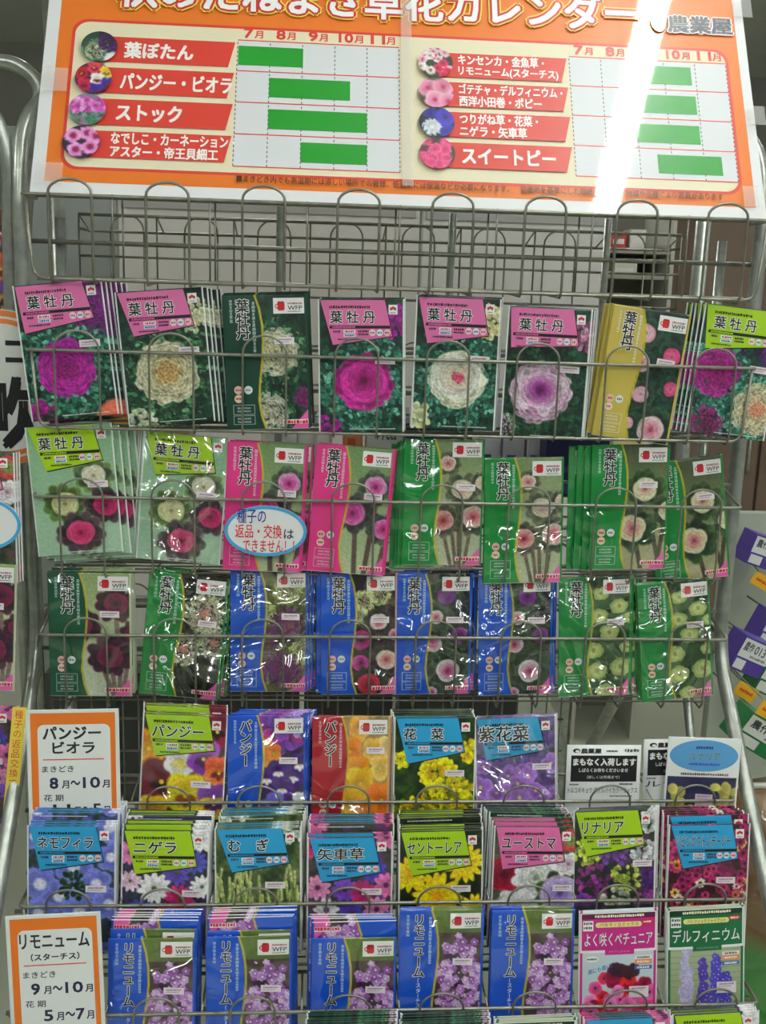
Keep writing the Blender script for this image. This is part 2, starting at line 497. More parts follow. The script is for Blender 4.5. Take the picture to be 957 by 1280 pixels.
def art_magenta2():
    s = Art((0, 0, 0), 4).mottle(DG, 9)
    s.cluster(84, 24, 18, 70, [C8(160, 30, 150), C8(110, 20, 100)], 3)
    s.ruffle(50, 92, 52, TEAL, (C8(210, 40, 150), C8(206, 60, 170)), .54); s.rose(50, 90, 30, C8(170, 24, 120), C8(214, 50, 160), C8(160, 20, 110), head=.9)
    s.cluster(10, 142, 14, 40, [C8(170, 30, 150), C8(120, 20, 110)], 3); return s
def art_creampink():
    s = Art((0, 0, 0), 5).mottle(DG, 9)
    s.cluster(84, 26, 18, 80, [C8(226, 220, 170), C8(196, 190, 130)], 3)
    s.ruffle(50, 90, 54, TEAL, (C8(240, 232, 190), C8(232, 236, 200)), .54); s.rose(50, 88, 28, C8(228, 232, 196), C8(240, 238, 206), C8(240, 190, 170), head=.95)
    s.cluster(50, 88, 6, 26, [C8(224, 70, 110), C8(240, 130, 140)], 2)
    s.cluster(8, 132, 14, 40, [C8(226, 232, 180), C8(200, 210, 150)], 4); return s
def art_mauve():
    s = Art((0, 0, 0), 6).mottle(DG, 9)
    s.cluster(90, 30, 16, 60, [C8(190, 130, 160), C8(140, 60, 110)], 3)
    s.ruffle(42, 94, 54, [C8(14, 50, 32), C8(30, 76, 48), C8(8, 34, 22)], (C8(190, 90, 170), C8(224, 196, 210)), .6); s.rose(42, 92, 27, C8(220, 190, 206), C8(220, 180, 206), C8(140, 30, 130), head=.9)
    s.ruffle(0, 136, 18, GRN, (C8(220, 180, 200), C8(226, 206, 216)), .9); return s
def art_roses(bg=DG, pal=((C8(240, 150, 176), C8(250, 200, 206)), (C8(220, 60, 120), C8(240, 110, 150)), (C8(250, 196, 200), C8(240, 120, 150))), seed=7):
    s = Art((0, 0, 0), seed).mottle(bg, 9)
    for i, (x, y, r) in enumerate(((44, 26, 18), (80, 48, 17), (44, 60, 17), (50, 94, 16), (86, 84, 14), (70, 132, 26), (40, 128, 12))):
        o, n = pal[i % len(pal)]; s.rose(x, y, r, C8(40, 70, 50), o, n)
    return s
def art_limekale():
    s = Art((0, 0, 0), 8).mottle([C8(40, 10, 60), C8(20, 60, 46), C8(50, 110, 80)], 12)
    for x, y, r in ((90, 50, 16), (8, 60, 12)): s.ruffle(x, y, r, [C8(70, 20, 90)], (C8(130, 40, 140), C8(100, 30, 120)), .9)
    s.ruffle(26, 76, 36, TEAL, (C8(180, 30, 130), C8(200, 60, 170)), .74); s.ruffle(80, 112, 38, TEAL, (C8(240, 214, 170), C8(236, 232, 190)), .74, C8(232, 150, 120))
    s.ruffle(22, 134, 22, TEAL, (C8(170, 20, 110), C8(190, 50, 150)), .9); return s
def stems(s, pts, col, w=2.2):
    for x0, y0, x1, y1 in pts: s.line(x0, y0, x1, y1, w, col)
def art_sage4():
    s = Art((0, 0, 0), 9).vgrad(SAGE[0], C8(170, 204, 176))
    stems(s, ((32, 96, 42, 147), (52, 120, 50, 147), (78, 96, 62, 147)), C8(140, 150, 130))
    s.rose(70, 58, 21, C8(110, 136, 86), C8(226, 228, 190), C8(236, 224, 180)); s.rose(36, 88, 23, C8(90, 118, 60), C8(214, 220, 150), C8(238, 224, 160))
    s.rose(80, 92, 21, C8(70, 56, 62), C8(200, 40, 106), C8(160, 22, 80)); s.rose(50, 122, 24, C8(84, 66, 72), C8(206, 66, 120), C8(190, 30, 90)); return s
def art_pinkstem():
    s = Art((0, 0, 0), 10).vgrad(C8(112, 142, 88), C8(186, 198, 158))
    stems(s, ((54, 80, 58, 147), (78, 60, 70, 147), (94, 100, 86, 147)), C8(96, 78, 70), 2.8)
    s.rose(76, 44, 21, C8(80, 96, 70), C8(226, 150, 196), C8(190, 50, 130)); s.rose(50, 76, 24, C8(70, 70, 66), C8(214, 110, 180), C8(180, 40, 120)); s.rose(90, 92, 20, C8(80, 80, 70), C8(210, 120, 180), C8(180, 40, 120)); return s
def art_palestem():
    s = Art((0, 0, 0), 11).vgrad(C8(120, 142, 92), C8(190, 196, 166))
    stems(s, ((46, 98, 58, 147), (56, 90, 64, 147), (66, 88, 68, 147), (82, 92, 74, 147), (60, 40, 66, 90)), C8(112, 96, 78), 2)
    s.rose(52, 28, 15, C8(96, 104, 70), C8(226, 200, 180), C8(214, 120, 130)); s.rose(70, 58, 20, C8(92, 100, 72), C8(214, 206, 176), C8(226, 160, 150))
    s.rose(94, 50, 14, C8(92, 100, 72), C8(214, 206, 176), C8(226, 160, 150)); s.rose(48, 94, 20, C8(96, 88, 70), C8(216, 168, 160), C8(176, 70, 80)); s.rose(84, 90, 22, C8(92, 98, 72), C8(226, 196, 180), C8(206, 90, 110)); return s
def art_creamrose():
    s = Art((0, 0, 0), 12).vgrad(C8(70, 84, 52), C8(186, 178, 136))
    stems(s, ((56, 110, 64, 147), (76, 100, 88, 147), (92, 90, 82, 147)), C8(70, 64, 46), 2.5)
    s.rose(66, 52, 24, C8(58, 88, 40), C8(240, 232, 176), C8(236, 170, 150)); s.rose(96, 78, 20, C8(52, 80, 40), C8(240, 232, 180), C8(236, 200, 150)); s.rose(52, 98, 27, C8(44, 74, 34), C8(240, 228, 176), C8(230, 120, 130)); return s
def art_burgundy():
    s = Art((0, 0, 0), 13).vgrad(C8(150, 170, 110), C8(206, 214, 190))
    stems(s, ((60, 108, 74, 147), (72, 110, 76, 147), (82, 104, 80, 147), (78, 56, 80, 100), (94, 80, 84, 147)), C8(130, 110, 100), 2.4)
    for x, y, r in ((78, 36, 22), (36, 62, 22), (96, 72, 15), (70, 98, 24)): s.rose(x, y, r, C8(64, 24, 44), C8(120, 20, 66), C8(80, 8, 44))
    return s
def art_darkpale():
    s = Art((0, 0, 0), 14).mottle([C8(16, 18, 12), C8(28, 32, 18), C8(56, 60, 34)], 14)
    stems(s, ((50, 92, 56, 147), (84, 84, 76, 147)), C8(50, 56, 36), 1.8)
    for x, y, r in ((70, 44, 22), (84, 78, 18), (48, 88, 19)): s.ruffle(x, y, r, [C8(150, 166, 110), C8(206, 212, 170)], (C8(226, 190, 160), C8(232, 226, 196)), .8, C8(206, 130, 110), .5)
    return s
def art_purplecream():
    s = Art((0, 0, 0), 15).mottle([C8(52, 60, 24), C8(90, 96, 44), C8(124, 126, 66)], 14)
    for x, y, r in ((70, 24, 16), (40, 50, 14), (90, 96, 16)): s.ruffle(x, y, r, [C8(170, 190, 110)], (C8(236, 232, 170), C8(220, 226, 170)), .8, None, .4)
    for x, y, r in ((70, 64, 20), (44, 84, 17), (66, 120, 22), (36, 122, 14)): s.ruffle(x, y, r, [C8(70, 40, 70), C8(90, 30, 90)], (C8(150, 30, 120), C8(130, 40, 130)), .7, None, .5)
    return s
def art_bouquet():
    s = Art((0, 0, 0), 16).mottle([C8(30, 40, 18), C8(50, 20, 40), C8(90, 100, 50)], 12)
    for x, y, r in ((54, 34, 13), (74, 24, 13), (46, 50, 11)): s.ruffle(x, y, r, [C8(180, 196, 120)], (C8(230, 226, 160), C8(226, 230, 180)), .8, None, .4)
    for x, y, r, o, n in ((72, 58, 17, (240, 214, 200), (220, 70, 100)), (92, 74, 12, (240, 180, 190), (210, 60, 110)), (50, 80, 20, (190, 50, 140), (120, 10, 80)), (82, 104, 20, (236, 214, 190), (214, 100, 110)), (50, 108, 17, (206, 60, 160), (140, 20, 100)), (60, 134, 22, (200, 40, 70), (150, 10, 50))):
        s.rose(x, y, r, C8(60, 50, 46), C8(*o), C8(*n))
    return s
def art_rosettes():
    s = Art((0, 0, 0), 17).mottle([C8(14, 16, 18), C8(32, 30, 38), C8(52, 60, 46)], 12)
    for x, y, r, o, n in ((62, 26, 20, (130, 50, 150), (90, 20, 100)), (50, 52, 16, (230, 226, 206), (206, 90, 130)), (80, 74, 18, (140, 50, 150), (100, 20, 100)), (46, 84, 20, (220, 200, 200), (190, 60, 120)), (66, 118, 27, (226, 226, 210), (200, 60, 130)), (46, 144, 13, (220, 190, 210), (180, 60, 130))):
        s.rose(x, y, r, C8(50, 70, 50), C8(*o), C8(*n), head=.58)
    return s
def art_cabbage():
    s = Art((0, 0, 0), 18).mottle([C8(12, 30, 8), C8(24, 52, 16), C8(44, 80, 28)], 14)
    for x, y, r in ((54, 22, 12), (78, 38, 14), (52, 50, 14), (92, 52, 10), (66, 70, 15), (46, 92, 15), (90, 88, 12), (50, 118, 16), (82, 114, 17), (62, 144, 15), (88, 146, 12)):
        s.blob(x, y + r * .75, r * .95, r * .8, 0, C8(40, 84, 30), soft=.6)
        for i in range(44):
            t = 1 - i / 44; a = i * 2.4 + s.r.uniform(-.4, .4); q = r * .74 * t ** .6
            c = np.array(C8(206, 216, 132)) * (1 - t * .55) + np.array(C8(96, 136, 60)) * t * .55
            s.blob(x + q * math.cos(a), y - r * .15 + q * .75 * math.sin(a), r * .17, r * .26, a, s.jit(c * .78, .12), rim=np.clip(c * 1.1, 0, 1), power=2, dark=c * .5)
    return s
def art_pansies():
    s = Art((0, 0, 0), 19).mottle([C8(70, 10, 30), C8(40, 50, 16), C8(110, 40, 50)], 12)
    for x, y, r, t, l, f in ((8, 66, 24, (245, 150, 20), (250, 170, 30), None), (24, 104, 28, (96, 6, 34), (120, 10, 40), (40, 0, 16)), (84, 44, 20, (110, 10, 40), (140, 20, 60), (40, 0, 16)), (44, 80, 22, (246, 240, 236), (246, 240, 230), (240, 220, 120)), (70, 76, 22, (160, 90, 190), (140, 60, 170), (70, 20, 90)), (88, 92, 20, (240, 90, 40), (245, 120, 40), (120, 20, 20)), (52, 120, 27, (250, 210, 20), (250, 224, 40), (150, 80, 10)), (84, 128, 24, (120, 60, 160), (250, 200, 40), (80, 20, 90)), (16, 140, 20, (250, 190, 30), (250, 170, 30), None)):
        s.pansy(x, y, r, C8(*t), C8(*l), None if f is None else C8(*f))
    return s
def art_purplepansy():
    s = Art((0, 0, 0), 20).mottle([C8(40, 20, 60), C8(60, 40, 80), C8(60, 70, 50)], 10)
    s.cluster(60, 40, 30, 40, [C8(170, 40, 130), C8(130, 70, 180), C8(110, 60, 160)], 6); s.cluster(84, 34, 16, 24, [C8(150, 120, 210), C8(170, 150, 220)], 5)
    for x, y in ((46, 62), (56, 70), (44, 76)): s.pansy(x, y, 11, C8(250, 130, 40), C8(245, 150, 50), None)
    for x, y in ((48, 100), (62, 92), (80, 98), (66, 112), (88, 84)): s.pansy(x, y, 15, C8(60, 10, 110), C8(70, 20, 130), C8(240, 240, 250))
    for x, y in ((42, 136), (58, 128), (74, 138), (54, 146)): s.pansy(x, y, 13, C8(120, 110, 220), C8(150, 150, 240), C8(90, 60, 180))
    for x, y in ((90, 128), (92, 144)): s.pansy(x, y, 13, C8(240, 240, 250), C8(230, 230, 250), None)
    return s
def art_orangepansy():
    s = Art((0, 0, 0), 21).mottle([C8(150, 110, 60), C8(190, 150, 90), C8(120, 110, 50)], 16)
    for x, y, r, c in ((58, 40, 15, (250, 170, 70)), (76, 66, 16, (255, 190, 80)), (46, 66, 17, (250, 130, 30)), (56, 90, 18, (250, 150, 30)), (84, 86, 15, (255, 200, 100)), (60, 104, 20, (255, 190, 40)), (48, 126, 17, (250, 180, 40)), (86, 124, 22, (250, 120, 20)), (66, 140, 18, (255, 140, 30)), (92, 60, 12, (250, 200, 120))):
        s.pansy(x, y, r, C8(*c), C8(*c), None)
    return s
def art_rape():
    s = Art((0, 0, 0), 22).mottle([C8(14, 34, 8), C8(30, 60, 16), C8(60, 90, 24)], 10)
    s.cluster(88, 66, 12, 50, [C8(250, 214, 10), C8(240, 190, 0)], 3.4); s.cluster(10, 76, 9, 30, [C8(240, 220, 20)], 3)
    s.cluster(52, 92, 20, 90, [C8(255, 222, 20), C8(245, 196, 0)], 3.6); s.cluster(66, 118, 30, 150, [C8(255, 226, 30), C8(246, 200, 0), C8(120, 130, 10)], 3.6, sq=.7); s.cluster(24, 136, 24, 90, [C8(250, 214, 20), C8(240, 190, 0), C8(110, 130, 20)], 3.4, sq=.6)
    return s
def art_violet():
    s = Art((0, 0, 0), 23).mottle([C8(70, 40, 110), C8(110, 80, 160), C8(60, 70, 60)], 10)
    for i in range(34): s.petals(s.r.uniform(0, 96), s.r.uniform(56, 148), s.r.uniform(9, 14), 4, s.jit(C8(160, 96, 206), .15), rim=C8(196, 150, 230), eye=C8(220, 210, 120), eye_r=.16)
    return s
def art_nemophila():
    s = Art((0, 0, 0), 24).mottle([C8(30, 40, 90), C8(40, 60, 50), C8(90, 100, 190)], 12)
    for x, y, r in ((8, 50, 16), (88, 40, 18), (90, 74, 16), (50, 84, 20), (14, 104, 20), (74, 104, 17), (34, 118, 18), (88, 128, 18), (56, 136, 20), (12, 138, 18)):
        s.petals(x, y, r, 5, C8(110, 120, 214), rim=C8(140, 150, 234), eye=C8(226, 226, 246), eye_r=.34, wide=.52)
    s.cluster(50, 106, 16, 40, [C8(40, 80, 30), C8(20, 50, 20)], 3); return s
def art_nigella():
    s = Art((0, 0, 0), 25).mottle([C8(30, 50, 30), C8(60, 60, 90), C8(40, 30, 60)], 10)
    for x, y, r, c in ((86, 50, 15, (240, 240, 240)), (8, 66, 13, (224, 120, 180)), (60, 88, 15, (90, 70, 170)), (80, 76, 13, (80, 80, 180)), (36, 106, 18, (244, 238, 240)), (10, 98, 12, (230, 190, 210)), (64, 118, 16, (180, 40, 100)), (88, 104, 13, (244, 244, 244)), (22, 132, 14, (70, 70, 170)), (48, 138, 15, (190, 50, 110)), (84, 136, 14, (120, 80, 170))):
        for k in range(2): s.petals(x, y, r * (1 - .25 * k), 11, C8(*c), wide=.2, eye=C8(70, 90, 60), eye_r=.2)
    return s
def art_wheat():
    s = Art((0, 0, 0), 26).mottle([C8(34, 54, 24), C8(70, 90, 46), C8(110, 124, 80)], 12)
    s.cluster(84, 40, 20, 50, [C8(214, 220, 206), C8(180, 190, 170)], 3)
    for i in range(46):
        x = s.r.uniform(-6, 100); y = s.r.uniform(84, 120); x1 = x + s.r.uniform(-12, 12)
        s.line(x, 148, x1, y, .8, C8(96, 130, 60) if i % 3 else C8(150, 170, 100))
        for k in range(6): s.blob(x1 + (x - x1) * k * .05, y + k * 3.2, 1.6, 2.4, 0, s.jit(C8(196, 204, 130), .15), dark=C8(90, 110, 50))
    return s
def art_corn():
    s = Art((0, 0, 0), 27).mottle([C8(50, 30, 60), C8(60, 70, 50), C8(100, 50, 110)], 9)
    pal = [(226, 110, 170), (190, 40, 110), (240, 232, 240), (80, 60, 180), (230, 140, 190), (120, 70, 190)]
    for i, (x, y) in enumerate(((88, 40), (6, 50), (30, 74), (74, 78), (12, 98), (42, 100), (88, 96), (62, 104), (22, 124), (50, 128), (78, 124), (92, 140), (8, 144), (36, 146), (64, 146))):
        s.petals(x, y, 14, 10, C8(*pal[i % 6]), wide=.24, eye=C8(90, 30, 80), eye_r=.22)
    return s
def art_yellowdaisy():
    s = Art((0, 0, 0), 28).mottle([C8(10, 14, 6), C8(26, 34, 12), C8(46, 60, 20)], 14)
    for x, y, r in ((14, 92, 20), (74, 80, 22), (44, 118, 27), (86, 134, 17), (8, 146, 13)):
        for k in range(2): s.petals(x, y, r * (1 - .3 * k), 14, C8(252, 210, 10), rim=C8(255, 226, 40), wide=.17, eye=C8(236, 160, 10), eye_r=.3)
    return s
def art_eustoma():
    s = Art((0, 0, 0), 29).mottle([C8(40, 50, 36), C8(70, 84, 60), C8(110, 60, 70)], 10)
    for x, y, r, o, n in ((88, 56, 17, (210, 40, 60), (130, 170, 80)), (88, 30, 13, (180, 30, 60), (120, 10, 30)), (14, 96, 25, (170, 20, 50), (110, 5, 30)), (50, 100, 24, (240, 240, 240), (220, 230, 200)), (78, 118, 26, (196, 176, 226), (150, 120, 200)), (28, 136, 24, (244, 240, 244), (220, 220, 200)), (86, 84, 14, (240, 230, 236), (220, 180, 200)), (60, 146, 14, (240, 236, 244), (210, 200, 220))):
        s.rose(x, y, r, C8(*o) if o[0] > 220 else C8(60, 80, 50), C8(*o), C8(*n), head=.9)
    return s
def art_linaria():
    s = Art((0, 0, 0), 30).mottle([C8(40, 26, 60), C8(30, 50, 24), C8(80, 50, 90)], 9)
    for x, y, r, c in ((88, 50, 13, (236, 240, 236)), (16, 84, 16, (196, 214, 80)), (48, 84, 17, (120, 70, 170)), (82, 86, 15, (230, 226, 236)), (24, 118, 20, (160, 60, 150)), (62, 116, 18, (190, 210, 80)), (88, 118, 13, (90, 40, 130)), (50, 142, 16, (200, 216, 180)), (14, 146, 13, (120, 60, 160)), (84, 144, 12, (150, 60, 150))):
        s.cluster(x, y, r, 46, [C8(*c), np.clip(np.array(C8(*c)) * .75, 0, 1)], 3)
    return s
def art_living():
    s = Art((0, 0, 0), 31).mottle([C8(70, 14, 50), C8(60, 40, 30), C8(120, 30, 80)], 8)
    pal = [C8(190, 50, 110), C8(236, 190, 90), C8(240, 220, 200), C8(206, 100, 60), C8(150, 30, 90)]
    for i in range(150):
        x, y = s.r.uniform(0, 96), s.r.uniform(4, 148)
        c = pal[s.r.randint(5)] if (20 < x < 84 and y > 84) or s.r.rand() < .35 else pal[s.r.choice([0, 4])]
        s.petals(x, y, s.r.uniform(4.5, 6.5), 8, c, wide=.3, eye=C8(50, 16, 20), eye_r=.34)
    return s
def art_statice():
    s = Art((0, 0, 0), 32).mottle([C8(44, 16, 50), C8(80, 50, 60), C8(60, 70, 30)], 12)
    s.a[:26] = s.a[:26] * .2 + np.array(C8(96, 128, 40)) * .8
    for x, y, r in ((70, 44, 19), (50, 70, 12), (86, 76, 14), (56, 92, 17), (88, 108, 16), (66, 116, 12), (78, 132, 17), (48, 136, 12)):
        s.cluster(x, y, r, 26, [C8(186, 130, 206), C8(214, 176, 226), C8(150, 80, 170)], 4.2, petals=5, eye=C8(246, 240, 250))
    s.cluster(60, 84, 50, 50, [C8(232, 220, 240), C8(90, 20, 90)], 1.2); return s
def art_petunia():
    s = Art((0, 0, 0), 33).vgrad(C8(220, 226, 230), C8(190, 214, 220))
    pal = [(236, 80, 150), (226, 40, 40), (240, 110, 180), (150, 20, 60), (240, 130, 190), (230, 50, 90)]
    for i in range(46):
        x = s.r.uniform(8, 90); y = s.r.uniform(86 + abs(x - 46) * .35, 146)
        s.petals(x, y, s.r.uniform(7, 10), 5, C8(*pal[s.r.randint(6)]), wide=.6, eye=C8(80, 10, 30), eye_r=.2)
    for x in (44, 52, 60, 66): s.petals(x, 86 + s.r.uniform(-3, 3), 8, 5, C8(56, 18, 40), wide=.6)
    return s
def art_delphinium():
    s = Art((0, 0, 0), 34).vgrad(C8(190, 196, 168), C8(150, 168, 120))
    for y in range(52, 110, 7): s.a[y] = s.a[y] * .86
    for x, y0, y1, w, c in ((24, 62, 146, 9, (190, 180, 226)), (44, 78, 146, 7, (80, 60, 170)), (60, 72, 146, 8, (80, 70, 190)), (72, 96, 148, 11, (70, 60, 180))):
        for i in range(70):
            t = s.r.rand(); s.petals(x + s.r.uniform(-1, 1) * w * (.35 + .65 * t), y0 + (y1 - y0) * t, 3.6, 5, C8(*c), eye=C8(240, 240, 250), eye_r=.2)
    s.cluster(14, 142, 14, 40, [C8(80, 120, 60), C8(120, 150, 80)], 2.5); s.cluster(84, 138, 10, 30, [C8(80, 120, 60), C8(150, 170, 110)], 2.5); return s
def art_lunaria():
    s = Art((0, 0, 0), 35).mottle([C8(36, 34, 70), C8(44, 44, 84), C8(60, 60, 90)], 20)
    for i in range(90):
        x, y = s.r.uniform(4, 92), s.r.uniform(62, 148)
        if y < 100 and abs(x - 48) < 14 and y < 86: continue
        c = s.jit(C8(196, 188, 96), .15); s.blob(x, y, s.r.uniform(5, 7), s.r.uniform(5, 7), 0, c, rim=np.clip(c * 1.2, 0, 1), power=4, dark=c * .7)
    return s
# ---------------------------------------------------------------- packets
PINKH = C8(228, 108, 168); LIME = C8(168, 208, 20); CYAN = C8(40, 160, 214); YEL = C8(212, 190, 80)
BAND = dict(green=C8(0, 136, 54), dkgreen=C8(6, 84, 54), blue=C8(0, 84, 206), pink=C8(232, 60, 140), red=C8(176, 30, 44), yellow=C8(206, 184, 84), bluepack=C8(4, 82, 206), darkg=C8(10, 62, 44))
INK = C8(18, 18, 20); PAPER = C8(238, 240, 238); WHITE = C8(244, 244, 242)

def surf_fn(W, H, t0, T, seed):
    r = random.Random(seed); p = [r.uniform(0, 6.3) for _ in range(4)]
    def f(x, z):
        u = np.asarray(x) / W * 2; v = np.asarray(z) / H * 2 - 1
        b = np.clip(1 - np.abs(u) ** 4, 0, 1) * np.clip(1 - np.abs(v) ** 6, 0, 1)
        w = .5 + .25 * np.sin(u * 2.1 + v * 3.2 + p[0]) + .25 * np.sin(v * 5.1 - u * 1.7 + p[1])
        return t0 + T * b * (.55 + .45 * w)
    return f

def pouch_mesh(name, art, W, H, surf, back_col):
    h, w = art.shape[:2]
    xs = np.linspace(-W / 2, W / 2, w); zs = np.linspace(H, 0, h)
    X, Z = np.meshgrid(xs, zs); Y = -surf(X, Z)
    V = np.stack([X, Y, Z], -1).reshape(-1, 3); Cc = art.reshape(-1, 3)
    i, j = np.meshgrid(np.arange(h - 1), np.arange(w - 1), indexing='ij')
    a = (i * w + j).ravel(); F = np.stack([a, a + w, a + w + 1, a + 1], 1)
    ring = [k for k in range(w)] + [k * w + w - 1 for k in range(1, h)] + [(h - 1) * w + k for k in range(w - 2, -1, -1)] + [k * w for k in range(h - 2, 0, -1)]
    n0 = len(V); B = V[ring].copy(); B[:, 1] = 0.0003
    n = len(ring)
    V = np.concatenate([V, B]); Cc = np.concatenate([Cc, Cc[ring]])
    faces = [tuple(q) for q in F.tolist()]
    faces += [(ring[k], ring[(k + 1) % n], n0 + (k + 1) % n, n0 + k) for k in range(n)]
    faces.append(tuple(range(n0, n0 + n)))
    me = mesh_from(V, faces, Cc, name)
    sm = np.zeros(len(faces), bool); sm[:len(F)] = True; me.polygons.foreach_set('use_smooth', sm)
    return me

def band_edge(v):
    return np.interp(v, [0, .1, .22, .35, .5, .65, .78, .9, 1.0], [.37, .42, .45, .455, .435, .40, .385, .41, .46])

class Pack:
    """One printed design: its shared meshes and the words that describe it."""
    def __init__(s, W, H, mat, seed):
        s.W, s.H, s.mat, s.seed = W, H, mat, seed
        s.surf = surf_fn(W, H, .0007, .0016, seed)
        s.parts = []
        s.r = random.Random(seed)
    def P(s): return Print(s.surf)
    def xz(s, u, v): return ((u - .5) * s.W, (1 - v) * s.H)
    def box(s, u0, v0, u1, v1):
        x0, z1 = s.xz(u0, v0); x1, z0 = s.xz(u1, v1); return x0, z0, x1, z1
    def rect(s, p, u0, v0, u1, v1, col, nx=4): x0, z0, x1, z1 = s.box(u0, v0, u1, v1); p.quad((x0, z0), (x1, z0), (x1, z1), (x0, z1), col, 8) if v1 - v0 > .09 and nx > 1 else p.rect(x0, z0, x1, z1, col, nx)
    def text(s, p, t, u0, v0, u1, v1, col, **k): x0, z0, x1, z1 = s.box(u0, v0, u1, v1); p.text(t, x0, z0, x1, z1, col, **k)
    def dash(s, p, u0, u1, v0, v1, col): x0, z0, x1, z1 = s.box(u0, v0, u1, v1); p.dashes(x0, z0, x1, z1 - z0, col, s.r)
    def vdash(s, p, u, v0, v1, w, col):
        x, _ = s.xz(u, 0); z0 = (1 - v0) * s.H; z1 = (1 - v1) * s.H; z = z0
        while z > z1:
            h = w * s.W * s.r.uniform(.7, 1.3); ww = w * s.W * s.r.uniform(.6, 1)
            p.rect(x - ww / 2, z - h * .8, x + ww / 2, z, col); z -= h
    def disc(s, p, u, v, ru, rv, col, n=18): x, z = s.xz(u, v); p.disc(x, z, ru * s.W, rv * s.W, col, n)
    def add(s, name, p, mat=None): s.parts.append((name, p, mat or s.mat))
    def finish(s):
        s.meshes = []
        for name, p, mat in s.parts:
            if isinstance(p, Print):
                me = mesh_from(np.array(p.mb.v), p.mb.f, np.array(p.mb.c), name)
            else: me = p
            me.materials.append(mat); s.meshes.append((name, me))
        return s
    def sticker(s, u, v, w=.235, h=.052, tilt=.03, col=C8(238, 226, 230)):
        p = Print(s.surf, lift=.00045)
        x0, z0, x1, z1 = s.box(u, v, u + w, v + h)
        p.quad((x0, z0 - tilt * 0), (x1, z0 - tilt * (x1 - x0)), (x1, z1 - tilt * (x1 - x0)), (x0, z1), col, 3); p.layer()
        s.dash(p, u + .03, u + w - .03, v + .014, v + .026, C8(150, 120, 150)); s.dash(p, u + .02, u + w - .06, v + .033, v + .041, C8(180, 160, 180))
        s.add('price_sticker', p, M_STICKER)
    def maker_mark(s, u=.87, v=.075, k=.052):
        p = Print(s.surf, lift=.0004)
        s.rect(p, u - k, v - k * .66, u + k, v + k * .72, WHITE, 2); p.layer()
        for a in (0, 1, 2): s.disc(p, u + (a - 1) * k * .42, v - k * .06 - (.14 * k if a == 1 else 0), k * .3, k * .36, C8(206, 40, 60), 10)
        p.layer(); s.disc(p, u, v + k * .1, k * .34, k * .14, WHITE, 10); s.dash(p, u - k * .6, u + k * .6, v + k * .42, v + k * .56, C8(120, 100, 100))
        s.add('maker_mark', p)
    def wfp(s, u0=.60, v0=.025, u1=.965, v1=.14):
        p = Print(s.surf, lift=.0004)
        s.rect(p, u0, v0, u1, v1, WHITE, 4); p.layer()
        w = u1 - u0; h = v1 - v0; x0, z0, x1, z1 = s.box(u0 + w * .13, v0 + h * .22, u0 + w * .37, v0 + h * .80)
        red = C8(206, 24, 44)
        pts = [(x0 + (x1 - x0) * a, z0 + (z1 - z0) * b) for a, b in ((.14, 0), (.86, 0), (1, .2), (1, .8), (.88, 1), (.12, 1), (0, .8), (0, .2))]
        p.poly(pts, red); xr, zr = s.xz(u0 + w * .12, v0 + h * .52); p.ring(xr, zr, w * s.W * .07, w * s.W * .075, w * s.W * .03, red, 14); p.layer()
        s.disc(p, u0 + w * .25, v0 + h * .27, w * .09, w * .02, C8(140, 10, 26), 12)
        s.text(p, 'WFP', u0 + w * .47, v0 + h * .5, u0 + w * .93, v0 + h * .78, INK, bold=.012)
        s.dash(p, u0 + w * .47, u0 + w * .93, v0 + h * .3, v0 + h * .42, C8(190, 90, 100)); s.dash(p, u0 + w * .47, u0 + w * .9, v0 + h * .84, v0 + h * .9, C8(120, 120, 120))
        s.add('charity_emblem', p)

